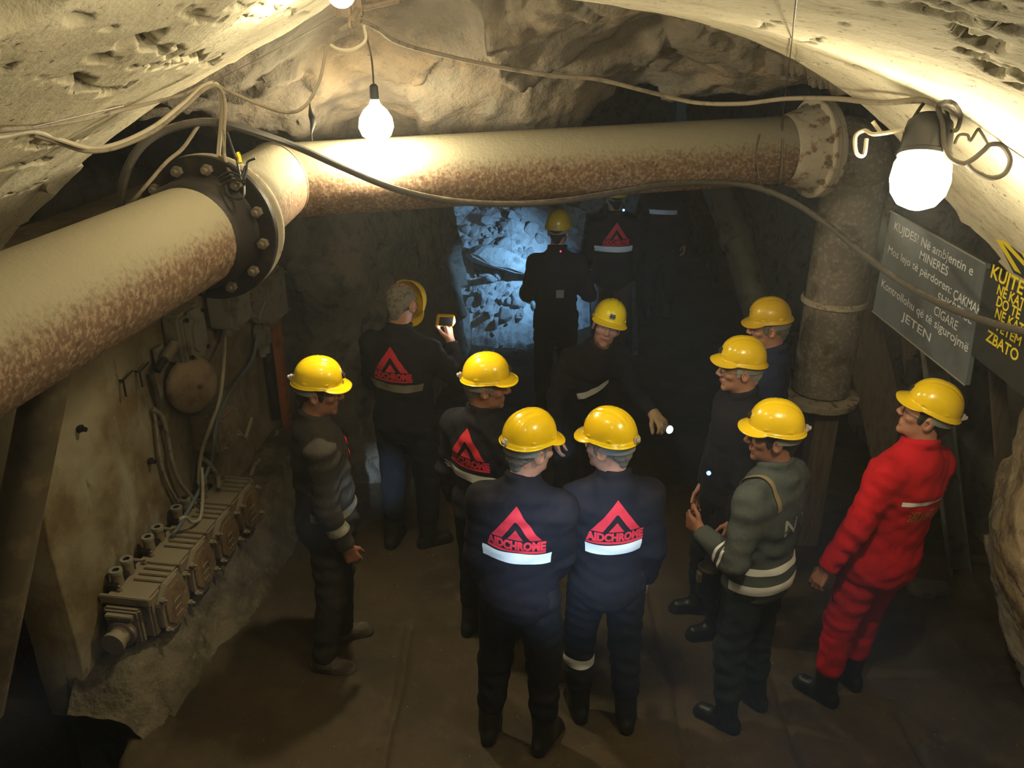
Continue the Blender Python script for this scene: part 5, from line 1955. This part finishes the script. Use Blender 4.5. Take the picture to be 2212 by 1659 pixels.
# front pair, seen from behind
x, y = at(1136, 940)
p_fl = make_person('person with a white hot reflective band and a red emblem, left of the front pair', x - .025, y - .05, D(-13), h=1.745, logo=.292, girth=.99, feet=((-.15, -.01, .12), (.13, -.02, -.3)),
                   shift=(.0, 0), lean=(.03, .02), head=(D(-39), .05, 0), hair='hairgrey', arms=[dict(u=(-.10, .02, -1), f=(.08, .40, -1)), dict(u=(.02, .28, -1), f=(-.25, .65, -1))],
                   strips=[dict(on='back', z=.232, w=.055, a0=-60, a1=62)], seed=1, hats=(0, 0, D(-3), 0), nose=1.0)
x, y = at(1318, 940)
p_fr = make_person('person with a shin band on the left trouser leg, right of the front pair', x + .03, y + .065, D(6), h=1.705, logo=.292, girth=.97, feet=((-.10, .06, .1), (.13, -.03, -.12)),
                   head=(D(47), .04, 0), hair='hairgrey', arms=[dict(u=(-.02, .30, -1), f=(.22, .65, -1)), dict(u=(.14, -.03, -1), f=(.0, .36, -1))], knee=(.05, .02),
                   strips=[dict(on='back', z=.232, w=.055, a0=-55, a1=52), dict(on='leg0', t=.30, w=.06)], seed=2, hats=(0, 0, D(-3), 0))
# man in profile behind them
x, y = at(1040, 800)
p_sd = make_person('person in a navy jacket seen in profile, behind the front pair', x, y, D(-38), h=1.71, logo=.30, girth=1.04, head=(D(-50), .06, 0), hair='hairgrey', skin='skindark',
                   arms=DOWN, strips=[dict(on='back', z=.22, w=.052, a0=-72, a1=70)], seed=3, nose=1.15)
# man in the charcoal coverall
x, y = at(688, 822)
p_le = make_person('person in a charcoal coverall and muddy shoes beside the service wall', x - .03, y, D(-72), h=1.74, jacket='charcoal', pants='charcoal', shoes='shoe', hem=.03, girth=1.14, feet=((-.10, .03, .1), (.12, -.10, -.45)),
                   head=(D(-14), .10, 0), hair='hairdark', skin='skindark', arms=[dict(u=(-.16, .0, -1), f=(.05, .35, -1)), dict(u=(.18, .0, -1), f=(.0, .34, -1), palm=(-.6, -.5, 0), curl=.55)],
                   strips=[dict(on='front', z=.075, w=.05, a0=-120, a1=60, mat='tapeold'), dict(on='sleeve1', t=.45, w=.05, mat='tapeold'), dict(on='sleeve0', t=.45, w=.05, mat='tapeold')], seed=4, fold=.006, hats=(.004, .0, D(-4), 0))
_o = Vector(p_le['J'](0, .5, .30))
decal(p_le['jt'], [([(-.045, .14), (.045, .14), (.018, -.03), (-.018, -.03)], [(0, 1, 2, 3)])], _o, p_le['TV'](-1, 0, 0), p_le['TV'](0, 0, 1), p_le['TV'](0, -1, 0)).build('red_shirt_front', MAT['red'], p_le['jk'])
# man holding the camera
x, y = at(882, 668)
p_ph = make_person('grey-haired person in a navy jacket aiming a small camera at the rock', x - .06, y, D(-20), h=1.83, logo=.30, girth=1.06, feet=((-.12, -.04, .1), (.12, .02, -.75)), head=(D(-4), .20, D(0)), hair='hairgrey', hair_top=True, hat=True,
                   hats=(.092, -.050, D(-82), 0), clip=False, badge=False, band=False,
                   arms=[dict(u=(-.22, .25, -.9), f=(.75, .65, .55), palm=(0, .3, -1), side=(0, 0, 1), curl=.7), dict(u=(.46, .42, -.72), f=(-.42, .42, .95), h=(-.3, .35, .9), palm=(-1, .2, 0), side=(-.2, -.5, .6), curl=.62)],
                   strips=[dict(on='back', z=.235, w=.05, a0=-72, a1=66, mat='tapeold')], seed=5)
# smiling man facing the camera, bent forward, lamp in his gloved hand
p_mi = make_person('smiling person in a navy jacket leaning forward with a lit torch in a tan glove', .47, 5.26, D(-160), h=1.70, lean=(.50, -.05), shift=(0, -.05), feet=((-.16, -.05, .1), (.14, .05, -.1)), head=(D(-24), -.36, D(-6)), hair='hairdark', smile=True,
                   arms=[dict(u=(-.35, .20, -.9), f=(-.08, .85, -.18), body=False), dict(u=(.30, -.15, -.95), f=(.1, .35, -.9), body=False)], gloves=(0,),
                   strips=[dict(on='front', z=.27, w=.055, a0=-48, a1=44, tilt=.62)], seed=6, hats=(.004, .002, D(-4), 0))
# right-hand trio
x, y = at(1596, 780)
p_gl = make_person('person with silver glasses and a dark jacket smiling to the left', x + .02, y, D(96), h=1.74, lean=(-.03, .02), jacket='navy', head=(D(-10), .04, 0), hair='hairsilver', glasses='silver', smile=True,
                   arms=[dict(u=(-.16, .0, -1), f=(.05, .15, -1)), dict(u=(.16, .05, -1), f=(-.25, .3, -.95))], feet=((-.10, .02, .1), (.12, .05, -.1)), seed=7, hats=(.0, .0, D(2), 0), clip=False)
x, y = at(1668, 694)
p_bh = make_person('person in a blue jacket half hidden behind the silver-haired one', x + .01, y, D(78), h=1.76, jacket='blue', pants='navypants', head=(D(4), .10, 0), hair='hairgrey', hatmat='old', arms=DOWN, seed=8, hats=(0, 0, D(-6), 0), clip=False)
x, y = at(1676, 915)
p_gr = make_person('laughing person in a faded grey-blue jacket with a khaki strap', x + .01, y, D(45), h=1.72, jacket='greyblue', pants='greypants', girth=1.12, hem=-.03, head=(D(33), .04, 0), hair='hairdark', skin='skindark', smile=True, lean=(0, .03),
                   arms=[dict(u=(-.30, -.02, -.9), f=(.28, .85, .10), h=(.2, .9, .15), palm=(1, 0, -.1), side=(0, -.1, 1), curl=.75, thumb=(1.2, .1)), dict(u=(.24, .0, -1), f=(-.15, .6, -.65))],
                   strips=[dict(on='back', z=.085, w=.036, a0=-90, a1=90, wob=.0), dict(on='back', z=-.01, w=.052, a0=-96, a1=96, wob=.0), dict(on='sleeve0', t=.30, w=.018), dict(on='sleeve0', t=.14, w=.018)],
                   seed=9, nose=1.2, feet=((-.12, .0, .1), (.13, -.02, -.2)))
# man in red
x, y = at(2004, 884)
p_rd = make_person('person in a bright red coverall seen from behind', x - .13, y - .0, D(30), h=1.76, jacket='red', pants='red', girth=1.18, hem=.06, shift=(.06, -.02), lean=(-.06, .09), head=(D(34), -.16, D(0)), hair='hairdark', glasses='blackplastic',
                   feet=((-.12, .02, .2), (.10, .04, -.1)), arms=[dict(u=(-.36, -.02, -1), f=(-.22, .20, -1), palm=(1, 0, 0)), dict(u=(.14, .05, -1), f=(-.02, .35, -1))],
                   strips=[dict(on='back', z=.335, w=.020, a0=-52, a1=58, wob=0)], seed=10, fold=.0048, boot_h=.36, hats=(0, 0, 0, 0))
_o = Vector(p_rd['J'](.015, -.5, .235))
try:
    _v, _f = word_shape('温州矿山', .25, .062, .012)
    decal(p_rd['jt'], [(_v, _f)], _o, p_rd['TV'](1, 0, 0), p_rd['TV'](0, 0, 1), p_rd['TV'](0, 1, 0), dense=.02).build('back_lettering', MAT['gold'], p_rd['jk'])
except Exception as _e:
    print('no glyphs', _e)
_o = Vector(p_gr['J'](.02, -.5, .27))
_v, _f = word_shape('N Y', .20, .085, .012)
decal(p_gr['jt'], [(_v, _f)], _o, p_gr['TV'](1, 0, 0), p_gr['TV'](0, 0, 1), p_gr['TV'](0, 1, 0), dense=.02).build('back_lettering', MAT['print'], p_gr['jk'])
# far end
x, y = at(1205, 492)
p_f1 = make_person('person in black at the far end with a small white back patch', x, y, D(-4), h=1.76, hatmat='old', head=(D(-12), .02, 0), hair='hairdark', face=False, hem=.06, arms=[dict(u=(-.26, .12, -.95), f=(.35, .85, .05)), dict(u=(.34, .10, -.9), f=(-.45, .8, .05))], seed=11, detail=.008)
_o = Vector(p_f1['J'](.03, -.5, .18))
decal(p_f1['jt'], [([(-.03, 0), (.035, 0), (.035, .07), (-.03, .07)], [(0, 1, 2, 3)])], _o, p_f1['TV'](1, 0, 0), p_f1['TV'](0, 0, 1), p_f1['TV'](0, 1, 0)).build('white_patch', MAT['tapeold'], p_f1['jk'])
p_f2 = make_person('person with a red emblem whose head is hidden by the crossing pipe', .99, 8.2, D(4), h=1.78, pants='brownpants', logo=.32, face=False, hatmat='old', girth=1.1, hair='hairdark', arms=[dict(u=(-.22, .05, -1), f=(.15, .75, -.5)), dict(u=(.22, .05, -1), f=(-.1, .6, -.7))],
                   strips=[dict(on='back', z=.26, w=.055, a0=-68, a1=60)], seed=12, detail=.008)
p_f3 = make_person('person deep in the darkness under the right end of the crossing pipe', 1.72, 9.6, D(-8), h=1.78, face=False, hatmat='old', hair='hairdark', arms=DOWN, strips=[dict(on='back', z=.30, w=.05, a0=-60, a1=50)], seed=13, detail=.008)

# ------------------------------------------------------------------ things in hands
grip = glove(p_mi, 0, .62, (.25, -.1, -1), (1, .1, .1), (.5, .8))
tr_ = empty('hand_torch', grip)
tag(tr_, 'small lit torch held in the tan glove of the smiling person', 'torch')
with under(tr_):
    d = (P(1409, 878, 4.9) - P(1380, 868, 5.0)).normalized()
    MB().lathe(grip, d, [(-.05, .014), (.03, .015), (.04, .026), (.085, .028)], 18).build('torch_body', MAT['greyplastic'])
    MB().lathe(grip, d, [(.080, .026), (.092, .022), (.096, .002)], 18).build('torch_lens', MAT['torchglow'])
    MB().ball(grip + d * .02 + Vector((0, 0, .016)), .008, 10, 8).build('switch_button', MAT['yellowtape'])
spot('hand_torch_beam', grip + d * .12, grip + d * 2 + Vector((0, 0, -.8)), 8, 70, 1.0, COOL, .02)
w_ = p_ph['M'] @ Vector(p_ph['wri'][1])
cpos = w_ + Vector((-.03, .02, .13))
cm = empty('camera', cpos)
tag(cm, 'small yellow and black camera with a lit flash in the grey-haired person\'s hands', 'camera')
with under(cm):
    a = Vector((.92, .35, -.15)).normalized()
    b = Vector((-.30, .94, .1)); b = (b - a * a.dot(b)).normalized()
    c = a.cross(b)
    MB().box(cpos, (.115, .035, .075), (a, b, c)).build('camera_body', MAT['hatold'], bevel=.006)
    MB().box(cpos - b * .018, (.090, .006, .058), (a, b, c)).build('camera_back', MAT['blackplastic'], bevel=.002)
    MB().lathe(cpos + b * .015, b, [(0, .026), (.03, .024), (.035, .02)], 20).build('camera_lens', MAT['blackplastic'])
    MB().ball(cpos + a * .052 - b * .006, Vector((.013, .013, .024)), 14, 10).build('flash_lamp', MAT['flashglow'])
    MB().ball(cpos - a * .04 - b * .02 - c * .04, .006, 10, 8).build('status_light', MAT['flashglow'])
point('camera_flash_light', cpos + a * .085 - b * .03, 1.2, (1, .9, .9), .02)
# a bag on a strap by the laughing man's hip, the strap over his shoulder
tq = p_gr
S_ = []
_T = tq['TV']
for t in np.linspace(0, 1, 26):
    an = -1.15 + 2.3 * t
    o = Vector(tq['J'](-.125, 0, .36)) + _T(0, math.sin(an), math.cos(an)) * .5 + _T(.02 * t, 0, 0)
    h = tq['jt'].ray_cast(o, -_T(0, math.sin(an), math.cos(an)))
    if h[0] is not None: S_.append(h[0] + _T(0, math.sin(an), math.cos(an)) * .004)
mb = MB()
vs = []
for q in S_:
    vs += [q - _T(.016, 0, 0), q + _T(.016, 0, 0), q + _T(.016, 0, 0) + (q - Vector(tq['J'](0, 0, .3))).normalized() * .003, q - _T(.016, 0, 0) + (q - Vector(tq['J'](0, 0, .3))).normalized() * .003]
mb.add(vs, [(i * 4 + a, i * 4 + (a + 1) % 4, i * 4 + 4 + (a + 1) % 4, i * 4 + 4 + a) for i in range(len(S_) - 1) for a in range(4)])
mb.build('shoulder_strap', MAT['strap'], tq['jk'])
bw = tq['M'] @ Vector(tq['J'](-.17, .16, -.06))
bg = empty('rescuer_case', bw)
tag(bg, 'dark belt case with a bright buckle at the laughing person\'s hip', 'case')
with under(bg):
    MB().lathe(bw + Vector((0, 0, -.10)), UPZ, [(0, .05), (.01, .058), (.16, .058), (.17, .05)], 20).build('case_body', MAT['darksteel'])
    MB().box(bw + Vector((-.055, -.02, .02)), (.02, .04, .05)).build('buckle', MAT['silver'], bevel=.003)
# small lights worn by the men, as the photo shows them
for nm, q, mt, lb, pp in (('ear_light', P(1347, 454, 7.75), 'blueglow', 'glowing blue light', p_f2), ('nape_light', P(1211, 543, 6.82), 'redglow', 'glowing red light', p_f1),
                          ('pocket_light', P(1531, 1022, 4.15), 'blueglow', 'glowing blue light', p_gl)):
    t = MB().ball(pp['M'].inverted() @ q, .011 if nm != 'nape_light' else .007, 10, 8).build(nm, MAT[mt], pp['body'])
    t['label'] = lb
# dust and breath hanging in the gallery air
hz = MB().box((0, 6.6, .85), (10, 16.4, 6.7)).build('haze', None, smooth=False)
hm = bpy.data.materials.new('dusty_air')
hm.use_nodes = True
hm.node_tree.nodes.clear()
_o = hm.node_tree.nodes.new('ShaderNodeOutputMaterial')
_v = hm.node_tree.nodes.new('ShaderNodeVolumeScatter')
_v.inputs['Density'].default_value = .0065
_v.inputs['Anisotropy'].default_value = .45
_v.inputs['Color'].default_value = (.92, .97, 1, 1)
hm.node_tree.links.new(_v.outputs[0], _o.inputs['Volume'])
hz.data.materials.append(hm)
tag(hz, 'thin dusty haze hanging in the gallery air', 'haze', kind='stuff')
